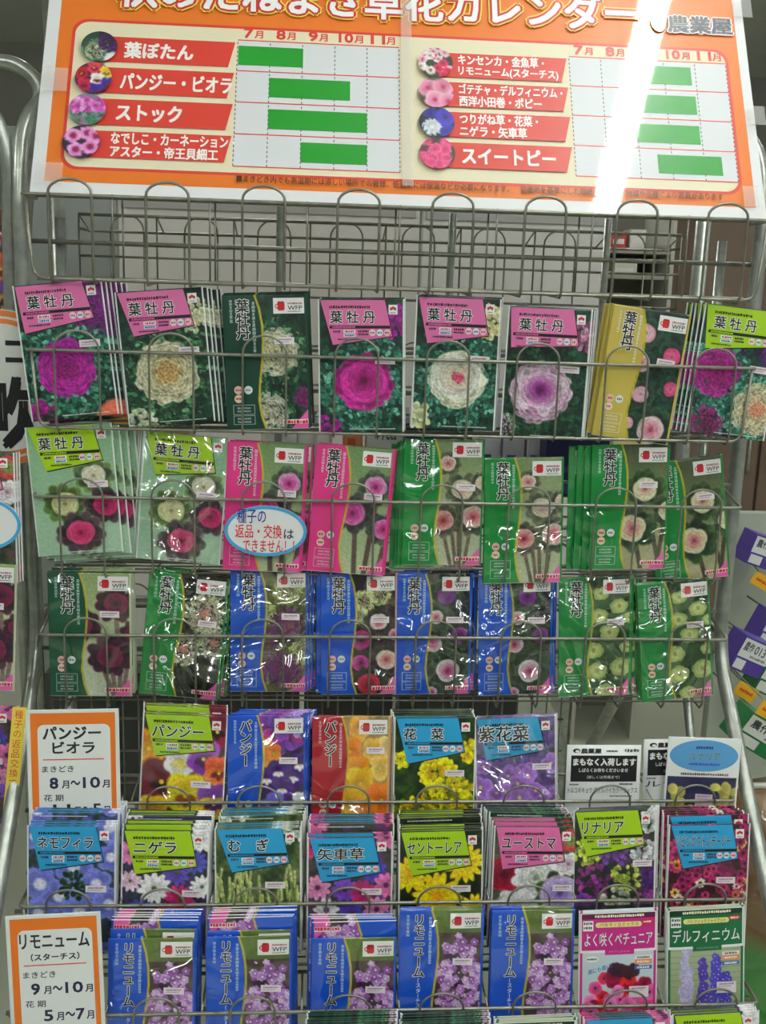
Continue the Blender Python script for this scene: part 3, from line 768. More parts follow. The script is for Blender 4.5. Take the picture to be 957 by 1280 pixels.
def header_pack(art, head, title, bl=(.15, .345), seed=1, mat=None, W=.106, H=.163, sticker=(.66, .43), tw=(.14, .66), tcol=INK, tv=(.085, .178), side=None):
    """White-edged packet with a slanted coloured title panel over the picture."""
    s = Pack(W, H, mat or M_PAPER, seed)
    a = art.a
    art.grain(.06 if 9 > seed or seed > 10 else .02); a = art.a
    art.border(2, PAPER)
    s.add('pouch', pouch_mesh('pouch', a, W, H, s.surf, C8(226, 228, 226)))
    p = s.P()
    hh = np.array(head)
    q = [s.xz(bl[0], bl[1]), s.xz(.86, .275), s.xz(.775, .006), s.xz(.028, .008)]
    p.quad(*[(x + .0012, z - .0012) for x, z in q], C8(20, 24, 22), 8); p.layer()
    p.quad(*q, head, 8); p.layer()
    s.dash(p, .13, .60, .048, .068, np.clip(hh * .25, 0, 1))
    if title:
        s.text(p, title, tw[0], tv[0], tw[1], tv[1], tcol, bold=.022, outline=WHITE, ow=.035, shear=-.0)
    p.layer(); u0 = bl[0] * .55 + .04
    s.rect(p, u0, .196, .835, .218, C8(24, 20, 24), 6); p.layer()
    s.dash(p, u0 + .03, u0 + .3, .201, .213, hh)
    s.dash(p, u0 + .04, u0 + .12, .232, .248, C8(70, 30, 60))
    s.rect(p, u0 + .16, .227, u0 + .30, .252, WHITE, 2); s.rect(p, u0 + .16, .258, u0 + .30, .28, C8(214, 232, 244), 2); p.layer()
    s.dash(p, u0 + .175, u0 + .29, .232, .247, C8(180, 60, 60)); s.dash(p, u0 + .175, u0 + .29, .262, .276, C8(50, 90, 170))
    s.dash(p, u0 + .33, u0 + .45, .23, .246, C8(60, 30, 50)); s.dash(p, u0 + .33, u0 + .45, .254, .268, C8(60, 30, 50))
    for k in range(3): s.disc(p, .63 + k * .085, .248, .038, .04, (C8(236, 214, 216), C8(214, 236, 240), C8(244, 196, 196))[k], 14)
    p.layer()
    for k in range(3): s.dash(p, .605 + k * .085, .655 + k * .085, .242, .256, C8(150, 90, 110))
    s.dash(p, bl[0] + .06, bl[0] + .3, .292, .304, np.clip(hh * .3, 0, 1))
    s.add('title_panel', p)
    p = s.P(); s.dash(p, .36, .9, .972, .98, C8(220, 224, 220)); s.add('foot_print', p)
    s.maker_mark(); s.sticker(*sticker)
    return s.finish()

def band_pack(art, band, title, seed=1, mat=None, W=.099, H=.164, sticker=(.66, .35), tsize=.096, tail=None, bottom=True, edge=None, pitch=1.02):
    """Packet with a coloured side band, a curved yellow line and an upright title."""
    s = Pack(W, H, mat or M_FILM, seed)
    art.grain(.035); a = art.a; h, w = a.shape[:2]; bc = np.array(BAND[band])
    v = (np.arange(h) / (h - 1))[:, None]; u = (np.arange(w) / (w - 1))[None, :]
    e = band_edge(v)
    al = np.clip((e - u) * w + .5, 0, 1)[..., None]; a[:] = a * (1 - al) + bc * al
    al = np.clip(1.6 - np.abs(u - e - .012) * w, 0, 1)[..., None]; a[:] = a * (1 - al) + np.array(C8(206, 186, 40)) * al
    if bottom:
        t = np.clip(((u - .76) / .24 + (v - .83) / .17 - 1.0) * 14, 0, 1)[..., None]; a[:] = a * (1 - t) + np.array(C8(236, 96, 176)) * t
    k = int(w * .035); a[:, -k:] = np.array(edge) if edge is not None else bc
    a[-1:] = PAPER
    s.add('pouch', pouch_mesh('pouch', a, W, H, s.surf, bc * .9 + .05))
    p = s.P()
    x, _ = s.xz(.235, 0)
    zend = p.vtext(title, x, s.H * .968, tsize * s.H, INK, bold=.024, outline=WHITE, ow=.04, pitch=pitch)
    if tail:
        p.vtext(tail, x, zend - .001, .036 * s.H, WHITE, bold=.01)
    s.vdash(p, .10, .035, .20, .04, np.clip(bc * .4 + .55, 0, 1)); s.vdash(p, .365, .05, .40, .04, np.clip(bc * .35 + .6, 0, 1))
    if tail is None:
        s.add('title_print', p); p = s.P()
        for uu, vv, c in ((.15, .70, C8(240, 190, 180)), (.27, .70, C8(214, 236, 236)), (.15, .765, C8(244, 214, 190))): s.disc(p, uu, vv, .05, .05, c, 16)
        p.layer()
        for uu, vv in ((.15, .70), (.27, .70), (.15, .765)): s.dash(p, uu - .03, uu + .03, vv - .008, vv + .008, C8(170, 80, 80))
        lw = .008; c = np.clip(bc * .3 + .62, 0, 1)
        for v0, v1 in ((.81, .88), (.89, .955)):
            s.rect(p, .08, v0, .34, v0 + lw * .6, c); s.rect(p, .08, v1, .34, v1 + lw * .6, c); s.rect(p, .08, v0, .08 + lw, v1, c); s.rect(p, .34 - lw, v0, .34, v1, c)
            s.dash(p, .13, .29, v0 + .018, v0 + .032, c); s.dash(p, .13, .29, v0 + .042, v0 + .056, c)
    s.add('care_notes' if tail is None else 'title_print', p); p = s.P()
    if bottom:
        x0, z0, x1, z1 = s.box(.68, .935, .97, .96); s.rect(p, .665, .928, .975, .962, C8(248, 226, 232), 3); p.layer(); p.dashes(x0, z0, x1, z1 - z0, C8(206, 30, 60), s.r)
        s.add('corner_print', p)
    s.wfp(); s.sticker(*sticker)
    return s.finish()

def banner_pack(art, col, title, top, sub, latin, call=None, seed=1):
    """Packet framed in one colour with a broad title banner across the top."""
    s = Pack(.098, .16, M_PAPER, seed); a = art.a
    art.border(5, col); art.border(2, PAPER)
    s.add('pouch', pouch_mesh('pouch', a, s.W, s.H, s.surf, C8(226, 228, 226)))
    p = s.P(); dk = np.clip(np.array(col) * .45, 0, 1)
    s.rect(p, .02, .012, .98, .325, WHITE, 8); p.layer(); s.rect(p, .035, .018, .965, .305, col, 8); s.rect(p, .33, .30, .7, .345, col, 4); p.layer()
    s.rect(p, .035, .018, .965, .058, dk, 8); p.layer()
    s.dash(p, .2, .82, .028, .048, C8(250, 240, 210))
    s.rect(p, .05, .07, .18, .15, WHITE, 3); p.layer(); s.dash(p, .06, .17, .08, .1, C8(90, 90, 90)); s.dash(p, .06, .17, .115, .135, C8(90, 90, 90))
    s.rect(p, .24, .085, .76, .125, C8(238, 226, 140), 4); s.disc(p, .24, .105, .033, .033, C8(238, 226, 140)); s.disc(p, .76, .105, .033, .033, C8(238, 226, 140)); p.layer()
    s.text(p, sub, .26, .091, .75, .120, C8(90, 60, 20), bold=.008)
    s.disc(p, .86, .09, .08, .03, C8(214, 40, 40)); p.layer(); s.dash(p, .81, .91, .084, .098, WHITE)
    s.text(p, title, .07, .165, .93, .272, WHITE, bold=.016, outline=dk, ow=.03)
    p.layer(); s.text(p, latin, .38, .312, .65, .328, np.clip(np.array(col) * .5 + .5, 0, 1), bold=.0)
    s.add('title_banner', p); p = s.P()
    s.rect(p, .71, .36, .93, .39, C8(244, 240, 240), 2); s.rect(p, .71, .39, .93, .43, C8(240, 150, 90), 2); s.rect(p, .71, .44, .93, .47, C8(60, 110, 190), 2); p.layer()
    for vv, c in ((.367, C8(90, 90, 90)), (.402, WHITE), (.447, WHITE)): s.dash(p, .74, .9, vv, vv + .016, c)
    s.add('offer_print', p)
    if call:
        p = s.P()
        x0, z0, x1, z1 = s.box(.12, .46, .42, .50); v, f = text_box(call, x0, z0, x1, z1, .02); v[:, 1] += (v[:, 0] - x0) * .28; p.add(v, f, C8(30, 120, 200))
        s.disc(p, .17, .375, .085, .04, C8(244, 246, 246)); p.layer(); s.dash(p, .1, .24, .368, .382, C8(60, 60, 70))
        s.add('slogan', p)
    s.sticker(.64, .60, .25, .09)
    return s.finish()

def notice_card(lines, W, H, seed):
    s = Pack(W, H, M_CARD, seed); s.surf = lambda x, z: .0005 + 0 * np.asarray(x)
    a = np.zeros((4, 4, 3)); a[:] = C8(236, 238, 236)
    s.add('card', pouch_mesh('card', a, W, H, s.surf, C8(226, 228, 226)))
    s.xz = lambda u, v: ((u - .5) * W, H - v * .074)
    p = s.P()
    s.disc(p, .13, .105, .05, .03, INK); p.layer(); s.disc(p, .14, .115, .03, .018, PAPER); p.layer()
    s.text(p, '農業屋', .19, .065, .46, .15, INK, bold=.05)
    s.dash(p, .53, .68, .095, .125, C8(60, 60, 60)); s.dash(p, .78, .97, .07, .125, C8(90, 90, 90))
    s.rect(p, .06, .19, .95, .66, INK, 2); p.layer()
    s.text(p, 'まもなく入荷します', .09, .24, .93, .37, WHITE, bold=.05)
    s.text(p, 'しばらくお待ちくださいませ', .17, .42, .83, .49, WHITE, bold=.02)
    s.text(p, '（詳しくは売場まで）', .28, .55, .72, .61, WHITE, bold=0)
    s.dash(p, .05, .18, .70, .725, C8(90, 90, 90)); s.dash(p, .72, .9, .69, .72, C8(60, 60, 60))
    s.text(p, lines, .03, .76, .97, .87, INK, bold=.0)
    s.dash(p, .6, .9, .91, .935, C8(90, 90, 90))
    s.add('lettering', p)
    return s.finish()

def oval_pack(art, seed):
    s = Pack(.098, .15, M_PAPER, seed); a = art.a
    a[:52] = PAPER; art.border(3, PAPER)
    s.add('pouch', pouch_mesh('pouch', a, s.W, s.H, s.surf, C8(226, 228, 226)))
    p = s.P(); s.disc(p, .5, .16, .47, .215, C8(92, 160, 214), 40); p.layer()
    s.dash(p, .38, .62, .075, .1, C8(40, 70, 130)); s.text(p, 'ルナリア', .3, .13, .72, .2, C8(70, 90, 60), bold=.0, outline=C8(216, 220, 180), ow=.02); s.dash(p, .3, .72, .225, .245, C8(50, 70, 200))
    s.dash(p, .2, .85, .315, .335, C8(110, 60, 60))
    s.add('lettering', p); s.sticker(.42, .50, .24, .12, col=C8(214, 190, 206))
    return s.finish()

D = {}
def up(s, k):
    """The picture slid up its packet."""
    s.a = np.roll(s.a, -k, 0); return s
def design(k, fn): D[k] = fn
PK = C8(226, 112, 170)
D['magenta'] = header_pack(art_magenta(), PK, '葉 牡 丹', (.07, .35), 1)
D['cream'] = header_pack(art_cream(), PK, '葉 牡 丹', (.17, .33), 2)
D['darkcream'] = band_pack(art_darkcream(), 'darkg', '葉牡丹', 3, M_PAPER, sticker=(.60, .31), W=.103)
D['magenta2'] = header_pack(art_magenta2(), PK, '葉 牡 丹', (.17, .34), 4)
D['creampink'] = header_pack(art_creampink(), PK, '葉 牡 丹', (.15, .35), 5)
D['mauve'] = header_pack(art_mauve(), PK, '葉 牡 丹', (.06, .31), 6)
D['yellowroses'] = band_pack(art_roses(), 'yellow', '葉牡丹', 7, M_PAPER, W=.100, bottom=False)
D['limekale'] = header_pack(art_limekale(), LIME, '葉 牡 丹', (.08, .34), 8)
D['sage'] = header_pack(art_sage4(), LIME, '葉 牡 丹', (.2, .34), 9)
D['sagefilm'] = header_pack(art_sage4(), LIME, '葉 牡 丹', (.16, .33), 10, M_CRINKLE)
D['pinkband'] = band_pack(art_pinkstem(), 'pink', '葉牡丹', 11, M_PAPER)
D['palestem'] = band_pack(art_palestem(), 'green', '葉牡丹', 12, M_FILM, W=.103)
D['creamrose'] = band_pack(art_creamrose(), 'green', '葉牡丹', 13, M_FILM, W=.102, sticker=(.62, .29))
D['burgundy'] = band_pack(art_burgundy(), 'dkgreen', '葉牡丹', 14, M_FILM, W=.105, sticker=(.62, .30), edge=C8(190, 200, 170))
D['darkpale'] = band_pack(art_darkpale(), 'green', '葉牡丹', 15, M_CRINKLE, W=.102)
D['purplecream'] = band_pack(art_purplecream(), 'blue', '葉牡丹', 16, M_CRINKLE, W=.1)
D['bouquet'] = band_pack(art_bouquet(), 'blue', '葉牡丹', 17, M_FILM, W=.1, edge=C8(200, 160, 170))
D['rosettes'] = band_pack(art_rosettes(), 'blue', '葉牡丹', 18, M_CRINKLE, W=.099)
D['cabbage'] = band_pack(art_cabbage(), 'green', '葉牡丹', 19, M_CRINKLE, W=.098)
D['pansy'] = header_pack(up(art_pansies(), 26), LIME, 'パンジー', (.16, .33), 20, M_FILM, sticker=(.6, .52), tw=(.12, .72))
D['purplepansy'] = band_pack(up(art_purplepansy(), 26), 'bluepack', 'パンジー', 21, M_FILM, sticker=(.66, .33), tsize=.09, bottom=False)
D['orangepansy'] = band_pack(up(art_orangepansy(), 26), 'red', 'パンジー', 22, M_FILM, sticker=(.70, .24), tsize=.09, bottom=False, edge=C8(214, 170, 120))
D['rape'] = header_pack(up(art_rape(), 26), CYAN, '花　菜', (.17, .37), 23, sticker=(.63, .42), tw=(.12, .6))
D['violet'] = header_pack(art_violet(), CYAN, '紫花菜', (.14, .34), 24, M_CRINKLE, sticker=(.7, .38), tw=(.05, .66), tv=(.07, .19))
D['nemophila'] = header_pack(up(art_nemophila(), 38), CYAN, 'ネモフィラ', (.15, .34), 25, sticker=(.66, .46), tw=(.12, .74))
D['nigella'] = header_pack(up(art_nigella(), 40), LIME, 'ニゲラ', (.16, .34), 26, sticker=(.7, .46), tw=(.14, .62))
D['wheat'] = header_pack(up(art_wheat(), 40), CYAN, 'む　ぎ', (.2, .34), 27, sticker=(.58, .42), tw=(.16, .62))
D['corn'] = header_pack(up(art_corn(), 40), CYAN, '矢車草', (.17, .35), 28, sticker=(.64, .40), tw=(.12, .66))
D['daisy'] = header_pack(up(art_yellowdaisy(), 42), LIME, 'セントーレア', (.16, .35), 29, sticker=(.62, .43), tw=(.1, .74))
D['eustoma'] = header_pack(up(art_eustoma(), 40), PINKH, 'ユーストマ', (.12, .34), 30, sticker=(.73, .46), tw=(.1, .74))
D['linaria'] = header_pack(up(art_linaria(), 36), LIME, 'リナリア', (.16, .36), 31, sticker=(.72, .40), tw=(.1, .6))
D['living'] = header_pack(art_living(), CYAN, 'リビングストンデージー', (.19, .35), 32, sticker=(.6, .42), tw=(.1, .76))
D['statice'] = band_pack(art_statice(), 'bluepack', 'リモニューム', 33, M_FILM, sticker=(.64, .37), tsize=.082, tail='（スターチス）', W=.102, H=.163, pitch=.98)
D['petunia'] = banner_pack(up(art_petunia(), 16), C8(206, 30, 140), 'よく咲くペチュニア', '', 'バカラｉＱミックス', 'PETUNIA', '雨にも強い！', 34)
D['delphinium'] = banner_pack(up(art_delphinium(), 16), C8(6, 110, 62), 'デルフィニウム', '', 'パシフィックジャイアント', 'DELPHINIUM', None, 35)
D['card_a'] = notice_card('トルコギキョウ ダブルバイカラーミックス', .098, .15, 36)
D['card_b'] = notice_card('ルナリア', .098, .15, 37)
D['oval'] = oval_pack(art_lunaria(), 38)

ORD = ['', 'second', 'third', 'fourth', 'fifth', 'sixth', 'seventh', 'eighth', 'ninth', 'tenth', 'eleventh', 'twelfth']
ROW_Y = [0, 0, 0, 0, -.0744, -.1367, -.1989, -.2612]
ROW_Z = [Z0, Z0 - .18, Z0 - .36, Z0 - .54, Z0 - .7346, Z0 - .8374, Z0 - .9402, Z0 - 1.043]
LEAN = [0, 3, 3, 3, 7, 7, 7, 7]
GAP = [0, .010, .010, .010, .013, .013, .013, .013]

def row_plane(r, extra=0.0):
    a = math.radians(LEAN[r]); n = np.array([0, -math.cos(a), math.sin(a)])
    return np.array([0, ROW_Y[r] + GAP[r] + extra, ROW_Z[r]]), n, a

def add_packet(pk, M, label, cat, group, flip=False, name='seed_packet'):
    if flip:
        M = M @ Matrix.Translation((0, 0, pk.H)) @ Matrix.Rotation(PI, 4, 'Y')
    o = empty(name, M)
    tag(o, label, cat, group)
    for nm, me in pk.meshes:
        c = bpy.data.objects.new(nm, me); COL.objects.link(c); c.parent = o
    return o

def stack(r, key, TL, TR, BL, label, short, groups=((1, 0, 0, 0),), dx=0.0, extra=0.0, dy=.0043, name='seed_packet', cat='seed packet', jit=.006):
    """Packets of one pocket: the front one placed on its pocket's leaning plane, the others one behind another."""
    pk = D[key]; P, n, a = row_plane(r, extra)
    tl, tr, bl = (at(*p, P, n) for p in (TL, TR, BL))
    ex = np.array([1.0, 0, 0]); eu = np.array([0, math.sin(a), math.cos(a)])
    def co(p): return np.array([p[0], np.dot(p - P, eu)])
    tl, tr, bl = co(tl), co(tr), co(bl)
    d1 = tr - tl; d2 = tl - bl
    a1 = math.atan2(d1[1], d1[0]); a2 = math.atan2(-d2[0], d2[1])
    th = .45 * a1 + .55 * a2
    top = (tl + tr) / 2
    rr = random.Random(hash(key) % 1000 + r * 31 + int(TL[0]))
    rr = random.Random(sum(map(ord, key)) + r * 31 + int(TL[0]))
    k = 0
    for gi, gr in enumerate(groups):
        cnt, dz0, dzs, flip = gr[:4]; pk = D[gr[4] if len(gr) > 4 else key]
        for i in range(cnt):
            t = th + (rr.uniform(-jit, jit) * 2 if k else 0)
            rv = ex * math.cos(t) + eu * math.sin(t); uv = -ex * math.sin(t) + eu * math.cos(t)
            off = dx * k + (rr.uniform(-.0015, .0015) if k else 0)
            tp = P + ex * (top[0] + off) + eu * (top[1] + dz0 + dzs * i + (rr.uniform(-.0008, .0008) if k else 0)) - n * (dy * k)
            base = tp - uv * pk.H
            if k == 0: lab = label
            else: lab = '%s packet behind the front %s' % (ORD[k], short)
            add_packet(pk, frame(base, rv, uv), lab, cat, 'seed packets in the pocket of the ' + short if (sum(g[0] for g in groups) > 1) else None, bool(flip), name)
            k += 1
# ---------------------------------------------------------------- room
def slab(name, lo, hi, mat, kind='structure'):
    m = MB(); m.box(lo, hi, (.6, .6, .6)); o = m.build(name, mat); o['kind'] = kind; return o
slab('floor', (-5, -4, -.1), (5, 6, 0), M_FLOOR)
slab('ceiling', (-5, -4, 2.95), (5, 6, 3.05), M_CEIL)
slab('wall_back', (-5, 6, 0), (5, 6.1, 2.95), M_WALL)
slab('wall_left', (-5.1, -4, 0), (-5, 6, 2.95), M_WALL)
slab('wall_right', (5, -4, 0), (5.1, 6, 2.95), M_WALL)

def ceiling_lamp(x, y, ln, label, group=None):
    o = empty('ceiling_lamp', Matrix.Translation((x, y, 2.95)))
    tag(o, label, 'lamp', group)
    m = MB(); w = .055
    m.add([(-w, -ln / 2, 0), (w, -ln / 2, 0), (w, ln / 2, 0), (-w, ln / 2, 0), (-.03, -ln / 2, -.05), (.03, -ln / 2, -.05), (.03, ln / 2, -.05), (-.03, ln / 2, -.05)],
          [(0, 1, 2, 3), (4, 7, 6, 5), (0, 4, 5, 1), (1, 5, 6, 2), (2, 6, 7, 3), (3, 7, 4, 0)], (.9, .9, .9))
    h = m.build('housing', M_WHITE, o)
    for s in (-1, 1):
        m = MB(); m.tube([(s * .019, -ln / 2 + .02, -.062), (s * .019, ln / 2 - .02, -.062)], .017, (1, 1, 1), 10); m.build('tube', M_TUBE, o)
ceiling_lamp(.668, -.45, 1.25, 'twin tube ceiling lamp above the aisle before the seed rack')
ceiling_lamp(-2.6, -.9, 1.6, 'twin tube ceiling lamp over the aisle beyond the round orange sign')
ceiling_lamp(3.1, -.6, 1.6, 'twin tube ceiling lamp over the fertiliser boxes')
ceiling_lamp(-1.1, -2.7, 2.2, 'twin tube ceiling lamp behind the viewer, nearer the round sign')
ceiling_lamp(.6, -2.9, 2.2, 'twin tube ceiling lamp behind the viewer, straight before the rack')
ceiling_lamp(2.3, -2.7, 2.2, 'twin tube ceiling lamp behind the viewer, nearer the cartons')
ceiling_lamp(-.6, 2.6, 1.6, 'twin tube ceiling lamp behind the seed rack')
ceiling_lamp(2.4, 2.6, 1.6, 'twin tube ceiling lamp over the brown cabinet')

# ---------------------------------------------------------------- rack and wire baskets
rack = empty('display_rack', Matrix.Translation((0, 0, 0)))
tag(rack, 'chrome tube display rack holding the seed packet baskets', 'rack')
WC = (.6, .6, .6); XP = .475
def part_tube(name, pts, r, mat, parent, seg=10, closed=False):
    m = MB(); m.tube(pts, r, WC, seg, closed); return m.build(name, mat, parent)
for s in (-1, 1):
    pts = rounded([(s * XP, .085 - .0605 * 14.9, .012), (s * XP, .085, Z0 - .585), (s * XP, .085, Z0 + .02), (s * XP, .115, Z0 + .10), (s * .44, .165, Z0 + .15), (s * .43, .33, Z0 + .42)], .06, 6)
    part_tube('post', pts, .0095, M_POST, rack, 14)
    pts = rounded([(s * (XP + .012), 1.15, .012), (s * (XP + .012), .33, Z0 - .585), (s * (XP + .012), .33, Z0 + .38)], .08, 6)
    part_tube('post', pts, .0115, M_POST, rack, 14)
    for z, y0, y1 in ((Z0 - .12, .085, .33), (Z0 - .56, .085, .33)): part_tube('crossbar', [(s * XP, y0, z), (s * (XP + .012), y1, z)], .005, M_WIRE, rack)
    part_tube('inner_post', rounded([(s * .43, .10 - .0605 * 9, Z0 - 1.5), (s * .43, .10, Z0 - .6), (s * .43, .10, Z0 - .02)], .05), .0065, M_POST, rack, 10)
for z, y in ((Z0 - .05, .078), (Z0 - .23, .078), (Z0 - .41, .078), (Z0 - .59, .078), (Z0 - .78, -.02), (Z0 - .885, -.085), (Z0 - .99, -.14), (Z0 - 1.1, -.21)):
    part_tube('crossbar', [(-XP, y + .012, z), (XP, y + .012, z)], .003, M_WIRE, rack, 8)
for x in (-.16, .10, .34): part_tube('upright', [(x, .335, Z0 - .62), (x, .335, Z0 + .02)], .006, M_POST, rack, 8)

BNAME = ['empty wire basket along the foot of the orange calendar board', 'wire basket holding the uppermost line of ornamental kale packets', 'wire basket with the oval handwritten notice on its rail',
         'wire basket holding the four blue-banded kale packets', 'wire basket holding the pansy packets and white notice cards', 'wire basket holding the nemophila, wheat and cornflower packets',
         'wire basket holding the blue statice and petunia packets', 'wire basket at the foot of the photo with only packet tops showing']
DROP = [.096, .094, .100, .094, .085, .085, .085, .085]
DIV = {0: (140, 262, 384, 500, 622, 742, 862), 4: (164, 283, 388, 493, 596, 699, 815), 5: (150, 263.5, 381, 493, 611, 719, 827), 6: (131, 252, 377, 499, 609, 721, 829), 7: (380, 498, 612, 731, 838)}
def wire_basket(r):
    y, z, d = ROW_Y[r], ROW_Z[r], DROP[r]; b = .068; L = .45
    R = frame((0, y, z), (1, 0, 0), (0, 0, 1))
    o = empty('wire_basket', R); tag(o, BNAME[r], 'basket', None)
    zz = -d
    up = .014 if r in (2, 3) else .0
    part_tube('front_rail', rounded([(-L, b, up), (-L, 0, 0), (L, 0, 0), (L, b, up)], .006, 3), .0022, M_WIRE, o, 8)
    part_tube('bottom_rail', [(-L + .008, .058, zz + .002), (L - .008, .058, zz + .002)], .0019, M_WIRE, o, 8) if r in (2, 3) else part_tube('bottom_rail', rounded([(-L + .004, .002, -.002), (-L + .010, .002, zz), (L - .010, .002, zz), (L - .004, .002, -.002)], .016, 5), .0019, M_WIRE, o, 8)
    part_tube('back_rail', [(-.46, b, up + .004), (.46, b, up + .004)], .0024, M_WIRE, o, 8)
    part_tube('back_rail', [(-.452, b, zz + .002), (.452, b, zz + .002)], .0020, M_WIRE, o, 8)
    rise = .020 if r == 0 else .026
    for i in range(8):
        x = -L + .1125 * (i + .5) + (.002 if r else 0); hw = .0265 if r else .025
        pts = [(x - hw, b, zz - .001), (x - hw, .004, zz - .004), (x - hw, -.0032, zz + .004), (x - hw, -.0032, 0)]
        arcp = [(x - hw * math.cos(PI * k / 12), -.0032, (rise - .004) * math.sin(PI * k / 12) + .002) for k in range(1, 12)]
        pts2 = [(x + hw, -.0032, 0), (x + hw, -.0032, zz + .004), (x + hw, .004, zz - .004), (x + hw, b, zz - .001)]
        part_tube('arch', pts + arcp + pts2, .0014 if r else .0017, M_WIRE, o, 7)
    for px in DIV.get(r, ()):
        x = at(px, 1200, (0, y, z), np.array([0, 1.0, 0]))[0] if r == 7 else at(px, (1004, 1130, 1262)[r - 4] if r else 262, (0, y, z), np.array([0, 1.0, 0]))[0]
        part_tube('divider', [(x, .001, .002), (x, b, up + .006)] if r else [(x, .001, zz + .002), (x, .001, .002), (x, b, up + .006), (x, b, zz)], .0013, M_WIRE, o, 6)
    for k in (.018, .034, .05): part_tube('floor_wire', [(-L + .01, k, zz - .001), (L - .01, k, zz - .001)], .0012, M_WIRE, o, 6)
for r in range(8): wire_basket(r)

def rear_basket(z, label, empty_row):
    o = empty('rear_wire_basket', Matrix.Translation((0, .345, z))); tag(o, label, 'basket')
    L = .46; y0, y1 = 0.0, .075
    part_tube('back_rail', [(-L, y0, 0), (L, y0, 0)], .0024, M_WIRE, o, 8)
    part_tube('back_rail', [(-L, y0, -.06), (L, y0, -.06)], .0018, M_WIRE, o, 8)
    part_tube('front_rail', rounded([(-L, y0, -.02), (-L, y1, -.02), (L, y1, -.02), (L, y0, -.02)], .006, 3), .0022, M_WIRE, o, 8)
    part_tube('front_rail', rounded([(-L, y0, -.112), (-L, y1, -.112), (L, y1, -.112), (L, y0, -.112)], .006, 3), .0020, M_WIRE, o, 8)
    for i in range(8):
        x = -L + .115 * (i + .5); hw = .026
        pts = [(x - hw, 0, -.112), (x - hw, y1 + .003, -.112), (x - hw, y1 + .003, -.02)] + [(x - hw * math.cos(PI * k / 10), y1 + .003, .024 * math.sin(PI * k / 10) - .018) for k in range(1, 10)] + [(x + hw, y1 + .003, -.02), (x + hw, y1 + .003, -.112), (x + hw, 0, -.112)]
        part_tube('arch', pts, .0015, M_WIRE, o, 6)
    for i in range(9): part_tube('divider', [(-L + .115 * i, y1, -.02), (-L + .115 * i, 0, 0), (-L + .115 * i, 0, -.112)], .0014, M_WIRE, o, 6)
    for k in (.02, .05): part_tube('floor_wire', [(-L, k, -.112), (L, k, -.112)], .0012, M_WIRE, o, 6)
rear_basket(Z0 + .0, 'empty rear wire basket seen through the topmost front basket', True)
rear_basket(Z0 - .185, 'rear wire basket behind the uppermost packets with small boxes in it', False)
rear_basket(Z0 - .39, 'rear wire basket behind the sage and pink kale packets', False)
rear_basket(Z0 - .60, 'rear wire basket behind the blue-banded kale packets', False)
# dark wire mesh closing the lower back of the rack
mesh = empty('wire_mesh_panel', Matrix.Translation((0, .13, Z0 - .86))); tag(mesh, 'grey wire mesh panel behind the lower packet baskets', 'mesh panel')
m = MB()
for i in range(34):
    x = -.46 + .022 * i
    m.tube([(x, 0, -.2), (x, 0, .2)], .0013, WC, 5)
for k in range(9): m.tube([(-.46, 0, -.2 + .05 * k), (.27, 0, -.2 + .05 * k)], .002, WC, 5)
m.build('wire_grid', M_WIRE, mesh)
part_tube('rim', [(-.47, 0, .2), (.28, 0, .2), (.28, 0, -.2), (-.47, 0, -.2)], .004, M_WIRE, mesh, 6, True)

# ---------------------------------------------------------------- calendar board
TB = math.radians(28); BP = np.array([0, .038, Z0 + .004]); BN = np.array([0, -math.cos(TB), math.sin(TB)]); BU = np.array([0, math.sin(TB), math.cos(TB)])
def bl(px, py): q = at(px, py, BP, BN); return np.array([q[0], np.dot(q - BP, BU)])
board = empty('calendar_board', frame(BP, (1, 0, 0), BU)); tag(board, 'orange and white sowing calendar board with green bars above the baskets', 'board')
BL = bl(37, 238)[0]; BR = bl(957, 266)[0]; BH = .47
OR = C8(238, 122, 30); RED = C8(222, 62, 48); CREAM = C8(240, 230, 196); GREEN = C8(10, 152, 34); BOXW = C8(226, 228, 232)
m = MB(); m.box((BL, 0, 0), (BR, .004, BH), C8(236, 236, 238)); m.build('panel', M_BOARD, board)
p = Print(lift=.0002, step=.00008)
def brect(a, b, col, n=1):
    (x0, z1), (x1, z0) = bl(*a), bl(*b); p.rect(x0, z0, x1, z1, col, n); return x0, z0, x1, z1
ox0 = bl(55, 228)[0]; ox1 = bl(944, 258)[0]; oz0 = bl(500, 243)[1]
p.rect(ox0, oz0, ox1, BH - .018, OR); p.layer()
def rrect(x0, z0, x1, z1, r, col):
    pts = []
    for cx, cz, a in ((x1 - r, z0 + r, -PI / 2), (x1 - r, z1 - r, 0), (x0 + r, z1 - r, PI / 2), (x0 + r, z0 + r, PI)):
        pts += [(cx + r * math.cos(a + k * PI / 16), cz + r * math.sin(a + k * PI / 16)) for k in range(9)]
    p.poly(pts, col)
cx0 = bl(79, 206)[0]; cx1 = bl(924, 238)[0]; cz0 = bl(500, 224)[1]; cz1 = bl(500, 46)[1]
rrect(cx0 - .004, cz0 - .004, cx1 + .004, cz1 + .004, .02, RED); p.layer()
rrect(cx0, cz0, cx1, cz1, .018, CREAM); p.layer()
def grid(xs_px, yrow, top_px, bot_px):
    x0 = bl(xs_px[0], yrow)[0]; x1 = bl(xs_px[-1], yrow)[0]
    xs = np.linspace(x0, x1, len(xs_px)); z1 = bl((xs_px[0] + xs_px[-1]) / 2, top_px)[1]; z0 = bl((xs_px[0] + xs_px[-1]) / 2, bot_px)[1]
    return xs, z0, z1
GL = grid((294, 335, 376, 417, 458, 499), 130, 55, 212); GR = grid((715, 755, 795, 835, 873, 913), 145, 76, 224)
